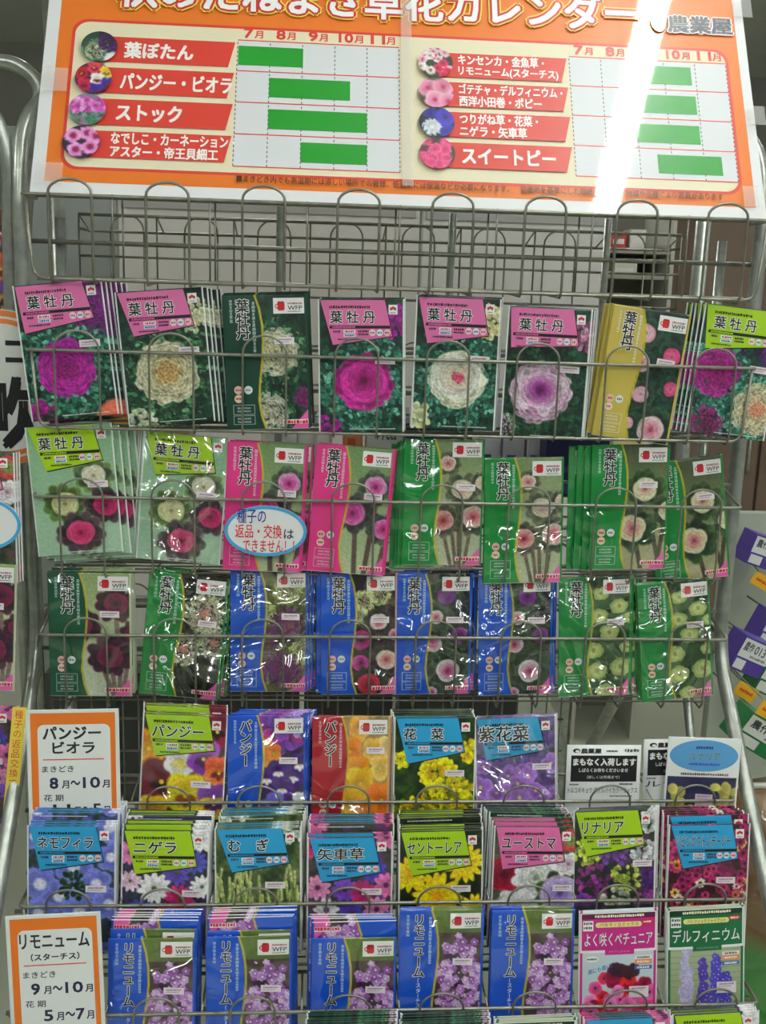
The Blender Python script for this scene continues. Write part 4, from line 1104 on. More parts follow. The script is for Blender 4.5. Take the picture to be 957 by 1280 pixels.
for xs, z0, z1 in (GL, GR):
    p.rect(xs[0], z0, xs[-1], z1, BOXW); p.layer()
    for k in range(5): z = z0 + (z1 - z0) * k / 4; p.rect(xs[0], z - .0008, xs[-1], z + .0008, RED)
    for x in xs:
        for k in range(28): z = z0 + (z1 - z0) * k / 28; p.rect(x - .0006, z, x + .0006, z + (z1 - z0) * .02, C8(110, 90, 110))
    p.layer()
    dx = xs[1] - xs[0]
    for k, t in enumerate(('7月', '8月', '9月', '10月', '11月')):
        c = xs[0] + dx * (k + .5); w = dx * (.31 if k < 3 else .37); v = 0
        num, mo = t[:-1], '月'
        p.text(num, c - w, z1 + .004, c - w * .15 + (w * .3 if k > 2 else 0), z1 + .0175, RED, bold=.04); p.text(mo, c + w * (.05 if k < 3 else .3), z1 + .004, c + w * (.85 if k < 3 else 1.0), z1 + .015, RED, bold=.03)
p.layer()
def bars(g, rows):
    xs, z0, z1 = g; h = (z1 - z0) / 4; dx = xs[1] - xs[0]
    for k, (a, b) in enumerate(rows):
        zc = z1 - h * (k + .5); p.rect(xs[0] + dx * a, zc - h * .31, xs[0] + dx * b, zc + h * .31, GREEN)
bars(GL, ((.03, 2.02), (1.0, 3.48), (1.0, 4.0), (2.0, 4.0))); bars(GR, ((2.25, 3.86), (1.98, 3.93), (1.96, 3.95), (2.55, 4.55))); p.layer()
def tab(g, k, xl, xr, lines, boxes):
    xs, z0, z1 = g; h = (z1 - z0) / 4; zc = z1 - h * (k + .5)
    p.poly([(xl, zc - h * .41), (xr - .008, zc - h * .41), (xr, zc + h * .41), (xl, zc + h * .41)], RED); p.layer()
    n = len(lines)
    for i, (t, w) in enumerate(zip(lines, boxes)):
        hh = h * .5 if n == 1 else h * .34; zz = zc if n == 1 else zc + h * (.2 - .4 * i)
        x0 = xl + (.032 if n == 1 else .030)
        p.text(t, x0, zz - hh / 2, x0 + w, zz + hh / 2, C8(252, 250, 246), bold=.045)
    p.layer()
xl = bl(118, 130)[0]; xr = bl(291, 130)[0]; W1 = xr - xl
for k, (ls, ws) in enumerate(((('葉ぼたん',), (.085,)), (('パンジー・ビオラ',), (.137,)), (('ストック',), (.079,)), (('なでしこ・カーネーション・', 'アスター・帝王貝細工'), (.150, .130)))): tab(GL, k, xl - .002 * k, xr, ls, ws)
xl2 = bl(545, 150)[0]; xr2 = bl(712, 150)[0]
for k, (ls, ws) in enumerate(((('キンセンカ・金魚草・', 'リモニューム(スターチス)'), (.112, .130)), (('ゴテチャ・デルフィニウム・', '西洋小田巻・ポピー'), (.134, .106)), (('つりがね草・花菜・', 'ニゲラ・矢車草'), (.100, .085)), (('スイートピー',), (.118,)))): tab(GR, k, xl2, xr2, ls, ws)
# title, footer and shop name
def btext(t, a, b, col, bold, outs=()):
    (x0, z1), (x1, z0) = bl(*a), bl(*b)
    for ow, oc in outs: p.add(*text_box(t, x0, z0, x1, z1, bold, ow), oc); p.layer()
    p.add(*text_box(t, x0, z0, x1, z1, bold), col); p.layer()
btext('秋のたねまき草花カレンダー', (150, -36), (797, 41), C8(250, 250, 250), .03, ((.085, C8(246, 226, 90)), (.052, C8(206, 40, 40))))
btext('農業屋', (833, 21), (914, 45), C8(76, 72, 84), .05, ((.05, C8(250, 250, 250)),))
x, z = bl(822, 28); p.disc(x, z, .011, .017, C8(40, 140, 90)); p.layer(); p.disc(x + .002, z + .003, .006, .006, C8(220, 236, 200)); p.layer()
btext('■まきどき内でも高温期には涼しい場所での管理、低温期には保温などが必要になります。　温暖地を基準にした栽培暦です。　地域や品種により差異があります', (296, 220), (903, 252), C8(70, 30, 20), .012)
p.build('lettering', M_BOARD, board)
def photo_disc(px, py, r, art):
    x, z = bl(px, py); m = MB(); n = 40; rings = 13; vs = [(x, -.0050, z)]; cs = [art.a[art.h // 2, art.w // 2]]
    for k in range(1, rings + 1):
        for i in range(n):
            q = k / rings; c, s = math.cos(2 * PI * i / n), math.sin(2 * PI * i / n)
            vs.append((x + r * q * c, -.0050, z + r * q * s)); cs.append(art.a[int(art.h / 2 - q * s * (art.h / 2 - 1)), int(art.w / 2 + q * c * (art.w / 2 - 1))])
    fs = [(0, 1 + i, 1 + (i + 1) % n) for i in range(n)]
    for k in range(rings - 1): fs += [(1 + k * n + i, 1 + (k + 1) * n + i, 1 + (k + 1) * n + (i + 1) % n, 1 + k * n + (i + 1) % n) for i in range(n)]
    m.add(vs, fs, cs); m.build('photo_disc', M_BOARD, board)
def small(fn, seed, bg):
    a = Art((0, 0, 0), seed, 44, 44).mottle(bg, 8); fn(a); return a
def d_kale(s): s.a[:, 22:] = C8(44, 20, 60); s.a[:22, :22] = C8(40, 70, 60); s.ruffle(16, 28, 15, [C8(90, 130, 100)], (C8(230, 230, 190), C8(220, 226, 190)), .7); s.ruffle(34, 14, 12, [C8(60, 20, 80)], (C8(100, 30, 100), C8(80, 30, 90)), .8); s.blob(37, 38, 9, 9, 0, C8(236, 236, 240))
def d_pansy(s):
    for x, y, c in ((8, 16, (190, 20, 50)), (22, 8, (230, 60, 90)), (36, 14, (250, 210, 60)), (12, 32, (200, 30, 80)), (26, 24, (250, 230, 220)), (38, 30, (60, 40, 150)), (26, 38, (70, 40, 160))): s.pansy(x, y, 9, C8(*c), C8(*c), C8(90, 20, 50))
def d_stock(s):
    s.cluster(22, 34, 20, 40, [C8(60, 120, 90), C8(90, 150, 120)], 4)
    for x in (10, 22, 34): s.cluster(x, 16, 8, 26, [C8(226, 90, 190), C8(236, 150, 214), C8(190, 60, 160)], 3.5)
def d_dianthus(s):
    for x, y in ((12, 14), (28, 10), (16, 32), (32, 28), (38, 14)): s.petals(x, y, 9, 5, C8(240, 150, 210), eye=C8(150, 20, 90), eye_r=.45)
def d_mix(s):
    for i in range(26): s.petals(s.r.uniform(2, 42), s.r.uniform(2, 42), 5.5, 6, [C8(220, 40, 90), C8(244, 180, 200), C8(240, 226, 220)][s.r.randint(3)], eye=C8(120, 20, 50))
def d_godetia(s):
    for x, y in ((12, 16), (30, 14), (20, 32), (36, 34)): s.petals(x, y, 12, 4, C8(244, 140, 180), rim=C8(250, 200, 216), eye=C8(210, 40, 100), wide=.65)
def d_blue(s): s.petals(16, 28, 11, 14, C8(214, 220, 236), eye=C8(240, 240, 240), wide=.2); s.petals(32, 14, 11, 9, C8(70, 60, 190), eye=C8(30, 20, 90)); s.petals(34, 34, 9, 9, C8(60, 50, 170)); s.petals(14, 8, 8, 8, C8(50, 50, 150))
def d_sweet(s):
    for i in range(22): s.petals(s.r.uniform(4, 40), s.r.uniform(4, 40), 6.5, 4, C8(240, 60, 130), rim=C8(246, 130, 170), wide=.6)
xd = xl + .018
for g, x0, fs in ((GL, xl + .001, ((d_kale, 40, DG), (d_pansy, 41, [C8(90, 20, 60), C8(60, 30, 70)]), (d_stock, 42, [C8(170, 110, 170), C8(110, 130, 120)]), (d_dianthus, 43, [C8(36, 24, 50), C8(60, 40, 70)]))), (GR, xl2, ((d_mix, 44, [C8(60, 40, 40), C8(40, 70, 40)]), (d_godetia, 45, [C8(60, 80, 50), C8(90, 40, 60)]), (d_blue, 46, [C8(30, 30, 70), C8(40, 50, 40)]), (d_sweet, 47, [C8(60, 70, 50), C8(120, 30, 70)])))):
    xs, z0, z1 = g; h = (z1 - z0) / 4
    for k, (fn, sd, bg) in enumerate(fs):
        px_ = x0 - (.004 * k if g is GL else 0); q = BP + np.array([px_, 0, 0]) + BU * (z1 - h * (k + .5)); c = CAM_R @ (q - CAM_C)
        photo_disc(478.5 + CAM_F * c[0] / c[2], 640 + CAM_F * c[1] / c[2], .0225, small(fn, sd, bg))
def tape(parent, a, b, wrap=0.0):
    (x0, z1), (x1, z0) = bl(*a), bl(*b); m = MB(); m.box((x0, -.0064, z0), (x1, -.0060, z1), (.9, .9, .85)); m.build('tape_strip', M_TAPE, parent)
for a, b in (((56, 88), (84, 118)), ((48, 206), (78, 234)), ((913, 2), (938, 26)), ((930, 136), (955, 160)), ((925, 236), (946, 262)), ((500, -4), (516, 236))): tape(board, a, b)

# ---------------------------------------------------------------- seed packets, pocket by pocket
F = lambda n, dz=0.0, st=0.0, fl=0: (n, dz, st, fl)
T = stack
T(1, 'magenta', (17, 353), (125, 353), (52, 515), 'pink-headed kale packet with a magenta head, beside the round orange sign', 'pink-headed magenta kale packet by the round sign', (F(6, 0, -.0006),), dx=.0052)
T(1, 'cream', (144, 362), (252, 362), (169, 515), 'pink-headed kale packet with a frilled all-cream head', 'cream kale packet with pink heading', (F(5, 0, -.0004),), dx=.0052)
T(1, 'darkcream', (272, 367), (388, 370), (284, 520), 'dark green banded kale packet with two cream heads', 'dark green banded cream kale packet', (F(4, .0, .0015),), dx=.0012)
T(1, 'magenta2', (399, 374), (503, 374), (400, 522), 'pink-headed kale packet with a bright magenta rose-like heart', 'magenta rose-hearted kale packet', (F(4, 0, .001),), dx=.0014)
T(1, 'creampink', (522, 371), (625, 373), (512, 528), 'pink-headed kale packet with a cream head and pink centre', 'pink-centred cream kale packet', (F(5, 0, .0008),), dx=.0012)
T(1, 'mauve', (636, 384), (740, 386), (622, 529), 'pink-headed kale packet with a pale mauve head and purple heart', 'pale mauve kale packet', (F(6, 0, .0003),), dx=.003)
T(1, 'yellowroses', (764, 386), (867, 390), (727, 527), 'yellow banded kale packet with many pink rosettes', 'yellow banded rosette packet', (F(5, 0, .0006),), dx=-.0022)
T(1, 'limekale', (880, 384), (984, 386), (842, 536), 'lime-headed kale packet with magenta and cream heads on dark green', 'lime-headed magenta and cream kale packet', (F(5, 0, .0003),), dx=-.0042)
T(2, 'sage', (32, 534), (138, 529), (51, 698), 'matt lime-headed kale packet with four rosettes on sage, nearest the round sign', 'matt lime-headed sage packet', (F(4, 0, -.0035),), dx=.0085)
T(2, 'sagefilm', (184, 541), (284, 545), (165, 703), 'shiny film-wrapped lime-headed kale packet with four rosettes on sage', 'shiny film-wrapped sage packet', (F(5, 0, -.0006),), dx=-.0032, extra=.001)
T(2, 'pinkband', (282, 553), (386, 556), (272, 707), 'pink banded kale packet half covered by the oval handwritten notice', 'pink banded packet under the oval notice', (F(3, 0, .0008),), dx=.004)
T(2, 'pinkband', (397, 555), (492, 562), (383, 706), 'pink banded kale packet fully in view beside the oval notice', 'pink banded packet clear of the notice', (F(4, 0, .0),), dx=.0012)
T(2, 'palestem', (504, 547), (607, 550), (503, 711), 'green banded kale packet with thin-stemmed pale rosettes, beside the pink banded packets', 'thin-stemmed pale kale packet by the pink ones', (F(4, 0, -.003),), dx=-.0046)
T(2, 'palestem', (607, 571), (703, 574), (611, 715), 'lower-set green banded kale packet with thin-stemmed pale rosettes', 'lower-set thin-stemmed kale packet', (F(3, 0, .0),), dx=.001, extra=.001)
T(2, 'creamrose', (739, 555), (838, 556), (736, 715), 'green banded kale packet with cream-pink roses, standing taller beside its fanned copy', 'taller cream-pink rose kale packet', (F(2, 0, -.002), F(2, -.003, 0)), dx=-.0085)
T(2, 'creamrose', (806, 573), (904, 576), (835, 716), 'green banded cream-pink rose kale packet tilted at the basket end', 'tilted cream-pink rose kale packet', (F(3, 0, .0),), dx=.001, extra=.018)
T(3, 'burgundy', (60, 716), (163, 716), (62, 871), 'dark green banded kale packet with burgundy rosettes', 'burgundy kale packet', (F(3, .0, .003),), dx=.0024)
T(3, 'darkpale', (190, 717), (284, 720), (166, 871), 'green banded kale packet with pale ruffled rosettes on near-black', 'pale ruffled kale packet on near-black', (F(4, 0, .001),), dx=.005)
T(3, 'purplecream', (290, 712), (383, 712), (289, 868), 'blue banded kale packet with purple and cream heads on olive', 'purple and cream blue banded packet', (F(5, 0, .001),), dx=.0048)
T(3, 'bouquet', (402, 717), (495, 716), (402, 871), 'blue banded kale packet with a mixed pink and red bouquet', 'pink bouquet blue banded packet', (F(4, 0, .001),), dx=-.0034)
T(3, 'rosettes', (497, 717), (589, 717), (496, 872), 'blue banded kale packet with dark purple rosettes beside the bouquet packet', 'purple rosette packet next to the bouquet one', (F(4, 0, .0008),), dx=.003)
T(3, 'rosettes', (599, 719), (690, 718), (600, 871), 'blue banded kale packet with dark purple rosettes beside the cabbage-like packets', 'purple rosette packet next to the cabbage ones', (F(3, 0, .0008),), dx=.0036)
T(3, 'cabbage', (702, 720), (786, 722), (708, 873), 'green banded packet with pale green cabbage-like heads, next to the blue packets', 'cabbage-like kale packet beside the blue ones', (F(4, 0, -.0006),), dx=.0056)
T(3, 'cabbage', (797, 726), (884, 727), (818, 873), 'green banded packet with pale green cabbage-like heads, at the basket end', 'cabbage-like kale packet at the basket end', (F(3, 0, .0),), dx=-.0022)
T(4, 'pansy', (181, 894), (283, 892), (172, 985), 'lime-headed pansy packet with mixed yellow, white and maroon flowers', 'lime-headed pansy packet', (F(2, 0, .002), F(2, .009, .002)), dx=-.0006)
T(4, 'purplepansy', (284, 894), (382, 894), (285, 995), 'blue banded pansy packet with violet and orange flowers', 'blue banded violet pansy packet', (F(5, 0, .0008),), dx=.0036)
T(4, 'orangepansy', (393, 895), (485, 896), (393, 995), 'red banded pansy packet with orange flowers', 'red banded orange pansy packet', (F(4, 0, -.0008),), dx=.003)
T(4, 'rape', (500, 896), (588, 897), (499, 995), 'blue-headed rape blossom packet with bright yellow flowers', 'yellow rape blossom packet', (F(3, 0, .0005), F(4, .003, .0004, 1)), dx=-.0003)
T(4, 'violet', (602, 897), (685, 895), (605, 995), 'blue-headed film-wrapped packet with mauve flowers', 'film-wrapped mauve flower packet', (F(4, 0, .0),), dx=.002)
T(4, 'card_a', (709, 934), (801, 928), (704, 985), 'white notice card with black block about goods arriving, wholly uncovered', 'uncovered white notice card', (F(1),), name='notice_card', cat='card')
T(4, 'card_b', (804, 926), (896, 921), (800, 985), 'white notice card partly covered by the yellow pod packet', 'covered white notice card', (F(1),), name='notice_card', cat='card', extra=.012)
T(4, 'oval', (836, 921), (926, 923), (830, 985), 'white packet with a blue oval title and yellow pods', 'blue oval yellow pod packet', (F(1),), extra=.001)
T(5, 'nemophila', (36, 1033), (143, 1030), (34, 1118), 'blue-headed nemophila packet with periwinkle flowers', 'nemophila packet', (F(3, 0, .0015), F(1, .011, 0, 1), F(5, .0115, .0014)), dx=.0008)
T(5, 'nigella', (157, 1037), (258, 1038), (155, 1120), 'lime-headed packet with white, pink and purple nigella', 'nigella packet', (F(2, 0, .006), F(1, .009), F(1, .012, 0, 1), F(3, .013, .0012)), dx=.0006)
T(5, 'wheat', (269, 1035), (375, 1034), (271, 1120), 'blue-headed ornamental wheat packet with green ears', 'ornamental wheat packet', (F(4, 0, .0008), F(1, .009, 0, 1), F(4, .0095, .0012)), dx=.0008)
T(5, 'corn', (388, 1046), (487, 1046), (388, 1120), 'blue-headed cornflower packet with pink and purple blooms', 'cornflower packet', (F(2, 0, .004), F(1, .013, 0, 1), F(5, .0135, .0012)), dx=.0004)
T(5, 'daisy', (499, 1038), (603, 1038), (500, 1120), 'lime-headed packet with big yellow thistle-like flowers on black', 'yellow flower packet with lime heading', (F(4, 0, .0012), F(1, .010, 0, 1), F(4, .0105, .001)), dx=.0002)
T(5, 'eustoma', (620, 1031), (719, 1034), (618, 1118), 'pink-headed packet with crimson, white and lilac roselike blooms', 'crimson and lilac eustoma packet', (F(3, 0, .004), (5, .013, .0006, 1, 'mauve')), dx=-.0016)
T(5, 'linaria', (719, 1013), (817, 1012), (720, 1118), 'lime-headed packet with purple and yellow-green flower tufts', 'purple tuft linaria packet', (F(5, 0, -.0004),), dx=.0024)
T(5, 'living', (839, 1031), (934, 1029), (835, 1115), 'blue-headed packet crowded with tiny crimson and amber daisies', 'tiny crimson daisy packet', (F(1), F(1, .010), F(4, .012, .0012, 1)), dx=-.002)
SL = ['nearest the white statice sign', 'next but one to the white statice sign', 'before a taller upside-down packet', 'beside the cut-off taller statice one', 'beside the petunia packet']
T(6, 'statice', (136, 1173), (244, 1172), (135, 1262), 'blue banded statice packet beside the white statice sign', 'statice packet beside the white sign', (F(2, 0, .009), F(5, .019, .001, 1)), dx=.0008)
T(6, 'statice', (259, 1171), (363, 1169), (259, 1258), 'blue banded statice packet, second from the white statice sign', 'second statice packet from the sign', (F(2, 0, .006), F(5, .020, .001, 1)), dx=.001)
T(6, 'statice', (390, 1172), (495, 1172), (390, 1255), 'blue banded statice packet before an upside-down pink-cornered one', 'statice packet in the middle pocket', (F(1), F(4, .019, .0008, 1)), dx=-.001)
T(6, 'statice', (502, 1136), (602, 1138), (503, 1250), 'taller blue banded statice packet, fourth from the white statice sign', 'fourth statice packet from the sign', (F(4, 0, -.0008),), dx=.0008)
T(6, 'statice', (615, 1136), (718, 1139), (616, 1250), 'blue banded statice packet next to the petunia packet', 'statice packet next to the petunias', (F(5, 0, -.0008),), dx=.0006)
T(6, 'petunia', (724, 1138), (821, 1138), (727, 1250), 'magenta framed petunia packet with red and pink blooms', 'petunia packet', (F(2, 0, -.001),), dx=.001)
T(6, 'delphinium', (834, 1135), (929, 1132), (836, 1245), 'green framed delphinium packet with blue flower spires', 'delphinium packet', (F(3, 0, -.001),), dx=.0012)
T(7, 'mauve', (386, 1276), (492, 1276), (386, 1370), 'dark-topped upturned packet under the middle statice pocket', 'upturned packet under the middle statice', (F(6, 0, .0, 1),), dx=.0004)
T(7, 'mauve', (504, 1277), (608, 1277), (505, 1370), 'dark-topped upturned packet under the taller statice packet', 'upturned packet under the taller statice', (F(6, 0, .0, 1),), dx=.0004)
T(7, 'delphinium', (617, 1275), (722, 1274), (618, 1370), 'green framed packet top under the statice next to the petunias', 'green framed packet at the picture foot', (F(3, 0, .0),), dx=.0008)
T(7, 'corn', (740, 1272), (828, 1272), (742, 1370), 'blue-headed packet top under the petunia packet', 'blue-headed packet at the picture foot', (F(4, 0, .0),), dx=-.0008)
T(7, 'nigella', (848, 1266), (940, 1265), (850, 1360), 'lime-headed packet top under the delphinium packet', 'lime-headed packet at the picture foot', (F(4, 0, .0),), dx=-.0004)

# ---------------------------------------------------------------- cards and notices on the baskets
def sowing_sign(r, TL, TR, H, name_lines, n_fs, sow, bloom, label, extra=-.013):
    P, n, a = row_plane(r, 0); P = P + np.array([0, extra - GAP[r], 0])
    tl, tr = at(*TL, P, n), at(*TR, P, n); W = np.linalg.norm(tr - tl)
    eu = np.array([0, math.sin(a), math.cos(a)]); rv = (tr - tl) / W; uv = np.cross(np.cross(rv, eu), rv); uv /= np.linalg.norm(uv)
    o = empty('sowing_sign', frame(tl - uv * H, rv, uv)); tag(o, label, 'sign')
    m = MB(); m.box((0, 0, 0), (W, .0025, H), C8(232, 234, 230), .0004); m.build('card', M_CARD, o)
    p = Print(lift=.0003)
    b = W * .045; p.rect(b, b, W - b * .9, H - b * .8, OR); p.layer()
    r_ = W * .07; x0, x1, z0, z1 = W * .12, W * .905, b * 2, H - W * .165
    pts = []
    for cx, cz, aa in ((x1, z0, None), (x1 - r_, z1 - r_, 0), (x0 + r_, z1 - r_, PI / 2), (x0, z0, None)):
        pts += [(cx, cz)] if aa is None else [(cx + r_ * math.cos(aa + k * PI / 12), cz + r_ * math.sin(aa + k * PI / 12)) for k in range(7)]
    p.poly(pts, C8(236, 238, 236)); p.layer()
    for t, xa, xb, za, zb in name_lines: p.text(t, W * xa, H - W * zb, W * xb, H - W * za, C8(34, 34, 48), bold=.034)
    p.rect(W * .17, H - W * .565, W * .83, H - W * .553, RED)
    p.text('まきどき', W * .16, H - W * .70, W * .50, H - W * .63, C8(34, 34, 48), bold=.015)
    p.text(sow[0], W * .24, H - W * .885, W * .325, H - W * .765, C8(34, 34, 70), bold=.035)
    for t, xa, xb, za, zb in (('月', .37, .445, .80, .885), ('～', .465, .565, .80, .85), (sow[1], .60, .78, .765, .885), ('月', .81, .885, .80, .885)): p.text(t, W * xa, H - W * zb, W * xb, H - W * za, C8(34, 34, 70), bold=.03)
    p.text('花 期', W * .17, H - W * 1.03, W * .38, H - W * .955, C8(34, 34, 48), bold=.015)
    for t, xa, xb, za, zb in ((bloom[0], .36 if len(bloom[0]) == 1 else .27, .45, 1.07, 1.19), ('月', .49, .565, 1.10, 1.19), ('～', .585, .685, 1.10, 1.15), (bloom[1], .70, .785, 1.07, 1.19), ('月', .81, .885, 1.10, 1.19)): p.text(t, W * xa, H - W * zb, W * xb, H - W * za, C8(34, 34, 70), bold=.03)
    p.build('lettering', M_CARD, o)
    # wire hook over the rail behind the card
    m = MB(); m.tube(rounded([(W * .5, .004, H * .55), (W * .5, .004, H * .30), (W * .5, .02, H * .27)], .004), .0012, WC, 6); m.build('hook', M_WIRE, o)
sowing_sign(4, (32, 888), (148, 886), .165, (('パンジー', .18, .80, .19, .33), ('ビオラ', .28, .73, .36, .49)), 0, ('8', '10'), ('11', '5'), 'white card with orange frame giving pansy and viola sowing months')
sowing_sign(6, (6, 1146), (125, 1140), .165, (('リモニューム', .14, .87, .21, .37), ('（スターチス）', .25, .76, .43, .51)), 0, ('9', '10'), ('5', '7'), 'white card with orange frame giving statice sowing months', extra=-.013)

def oval_notice(px, py, rx, rz, y, label, text=True):
    c = at_y(px, py, y); o = empty('oval_notice', frame(c, (1, 0, -.01), (0, 0, 1))); tag(o, label, 'notice')
    n = 48; m = MB(); vs = []; 
    for yy in (0, .0012):
        vs += [(rx * math.cos(2 * PI * i / n), yy, rz * math.sin(2 * PI * i / n)) for i in range(n)]
    m.add(vs, [tuple(range(n)), tuple(range(2 * n - 1, n - 1, -1))] + [(i, n + i, n + (i + 1) % n, (i + 1) % n) for i in range(n)], C8(238, 238, 238)); m.build('card', M_CARD, o)
    p = Print(lift=.0003); p.ring(0, 0, rx, rz, .0042, C8(70, 170, 226), 48); p.layer()
    if text:
        BLU = C8(40, 50, 150); RD = C8(220, 40, 50)
        p.text('種子の', -.036, .010, .000, .028, BLU, bold=.01)
        p.text('返品・交換', -.038, -.009, .020, .0085, RD, bold=.012); p.text('は', .023, -.009, .035, .003, C8(40, 30, 60), bold=.012)
        p.text('できません！！', -.028, -.027, .036, -.011, RD, bold=.012)
    p.build('lettering', M_CARD, o)
oval_notice(332, 664, .0515, .0325, -.008, 'white oval notice in a blue border with red and blue handwriting')
# ---------------------------------------------------------------- things beside and behind the rack
def round_sign():
    c = at_y(2, 485, .060); R = .098
    o = empty('round_sign', frame(c, (1, 0, 0), (0, 0, 1))); tag(o, 'round white sign with orange rings and black characters', 'sign')
    n = 56; m = MB(); vs = []
    for yy in (0, .003): vs += [(R * math.cos(2 * PI * i / n), yy, R * math.sin(2 * PI * i / n)) for i in range(n)]
    m.add(vs, [tuple(range(n)), tuple(range(2 * n - 1, n - 1, -1))] + [(i, n + i, n + (i + 1) % n, (i + 1) % n) for i in range(n)], C8(226, 228, 222)); m.build('disc', M_CARD, o)
    p = Print(lift=.0003); p.ring(0, 0, R * .99, R * .99, .007, C8(236, 130, 60), 60); p.ring(0, 0, R * .885, R * .885, .006, C8(236, 130, 60), 60); p.layer()
    p.text('ゴ', .008, .032, .050, .066, INK, bold=.05); p.text('吹', -.018, -.075, .050, .012, INK, bold=.05)
    p.build('lettering', M_CARD, o)
    part_tube('stand', [(-.085, .011, .03), (-.085, .011, -c[2] + .01)], .007, M_POST, o)
round_sign()

nb = empty('display_rack'); tag(nb, 'neighbouring grey tube rack with an arched top, cut by the picture edge', 'rack')
def px_path(y, *p): return [tuple(at_y(px, py, y)) for px, py in p]
a = at_y(14, 370, .11)
part_tube('post', rounded([(a[0], .11, .012), (a[0], .11, a[2])] + px_path(.11, (12, 190), (-16, 128), (-70, 112)), .06, 6), .0105, M_POST, nb, 12)
part_tube('arch_bar', rounded(px_path(.2, (-80, 74), (22, 78), (54, 108), (40, 160)) + [(-.508, .20, Z0 - .1), (-.508, .20, .012)], .05, 6), .0095, M_POST, nb, 12)
for z in (Z0 - .3, Z0 - .52, Z0 - .74): part_tube('crossbar', [(-.9, .11, z), (-.525, .11, z)], .003, M_WIRE, nb)
def side_stack(key, TR, y, n, dx, lab, short, tilt=0.0):
    pk = D[key]; tr = at_y(*TR, y)
    for k in range(n):
        u = np.array([math.sin(tilt), .05, 1.0]); r = np.array([math.cos(tilt), 0, -math.sin(tilt)])
        u /= np.linalg.norm(u)
        b = tr - r * (pk.W / 2) - u * pk.H + np.array([dx * k, .0045 * k, 0])
        add_packet(pk, frame(b, r, u), lab if k == 0 else '%s packet behind the front %s' % (ORD[k], short), 'seed packet', 'seed packets in the pocket of the ' + short)
side_stack('eustoma', (18, 566), .0, 3, .002, 'crimson flower packet on the neighbouring rack below the round sign', 'crimson packet on the neighbouring rack')
side_stack('burgundy', (22, 706), -.01, 4, -.006, 'burgundy packet with splayed white edges on the neighbouring rack', 'burgundy packet on the neighbouring rack', .05)
side_stack('corn', (17, 886), -.02, 3, .002, 'pink flower packet on the neighbouring rack beside the yellow strip', 'pink flower packet on the neighbouring rack', .03)
side_stack('pansy', (7, 262), .12, 2, .002, 'pansy packet on the neighbouring rack near the grey arched tube', 'pansy packet near the arched tube')
oval_notice(-26, 655, .05, .034, -.016, 'blank-looking white oval notice with blue border at the picture edge', False)

def yellow_strip():
    t = at(25, 884, (0, -.03, Z0 - .65), np.array([0, -1, .2])); b = at(10, 1040, (0, -.075, Z0 - .8), np.array([0, -1, .2]))
    L = np.linalg.norm(t - b); u = (t - b) / L; W = .017
    o = empty('yellow_strip', frame(b, (1, 0, -u[0]), u)); tag(o, 'narrow yellow paper strip with red handwriting on the rack post', 'notice')
    m = MB(); m.box((-W / 2, 0, 0), (W / 2, .0008, L), C8(236, 208, 70)); m.build('paper', M_CARD, o)
    p = Print(lift=.0002); p.vtext('種子の返品交換できません', 0, L - .004, .0105, C8(206, 60, 40), bold=.0, pitch=1.16); p.build('lettering', M_CARD, o)
yellow_strip()

def yellow_card():
    t = at_y(880, 965, -.02)
    o = empty('yellow_card', frame(t + np.array([0, 0, -.12]), (1, .25, 0), (.12, .0, 1))); tag(o, 'bare yellow card sticking out behind the daisy packet', 'card')
    m = MB(); m.box((-.012, 0, 0), (.026, .001, .12), C8(226, 190, 70)); m.build('card', M_CARD, o)
    part_tube('clip', [(.006, .004, -.06), (.006, .004, .03)], .0015, M_WIRE, o)
yellow_card()

# fertiliser cartons hanging on a pale panel to the right
PUR = C8(76, 52, 150); GRB = C8(20, 120, 60); CW = C8(226, 228, 226)
q0 = at_y(903, 640, .72); q1 = at_y(903, 1010, .72)
pp = empty('peg_panel', Matrix.Translation((q0[0], .72, 0))); tag(pp, 'pale grey-green panel carrying the purple and green cartons', 'panel')
m = MB(); m.box((.012, 0, q1[2]), (.7, .02, q0[2]), C8(176, 182, 168), .002); m.build('board', M_BOX, pp)
for x in (.03, .66): part_tube('leg', [(x, .035, .01), (x, .035, q0[2] - .02)], .013, M_POST, pp)
def carton(px, py, w, h, d, col, label, tilt, y):
    c = at_y(px, py, y); o = empty('carton', frame(c, (math.cos(tilt), .12, -math.sin(tilt)), (math.sin(tilt), 0, math.cos(tilt)))); tag(o, label, 'box')
    m = MB(); m.box((-w / 2, 0, 0), (w / 2, d, h), col, .0012); m.build('box', M_BOX, o)
    p = Print(lift=.0004); p.rect(-w * .47, h * .40, w * .5 - .001, h - .004, CW); p.layer()
    p.text('農作', -w * .40, h * .60, -w * .10, h * .86, C8(40, 40, 50), bold=.03); p.text('013', -w * .05, h * .60, w * .3, h * .84, C8(70, 70, 90), bold=.02)
    p.dashes(-w * .1, h * .46, w * .4, h * .07, C8(120, 120, 140), random.Random(int(px + py)))
    p.rect(-w * .44, h * .06, -w * .12, h * .34, CW); p.build('label', M_BOX, o)
    part_tube('peg', [(0, d, h * .9), (0, d + (.716 - y - d) * .97, h * .9)], .002, M_WIRE, o, 6)
def price_tag(px, py, label, y, tilt=.5):
    c = at_y(px, py, y); o = empty('price_tag', frame(c, (math.cos(tilt), .1, -math.sin(tilt)), (math.sin(tilt), 0, math.cos(tilt)))); tag(o, label, 'price tag')
    m = MB(); m.box((-.022, 0, -.013), (.022, .001, .013), C8(240, 178, 20)); m.build('card', M_CARD, o)
    p = Print(lift=.0003); p.dashes(-.014, -.003, .015, .006, C8(200, 50, 30), random.Random(3)); p.build('print', M_CARD, o)
    part_tube('wire', [(0, .002, .008), (0, (.716 - y) * .97, .03)], .0012, M_WIRE, o, 6)
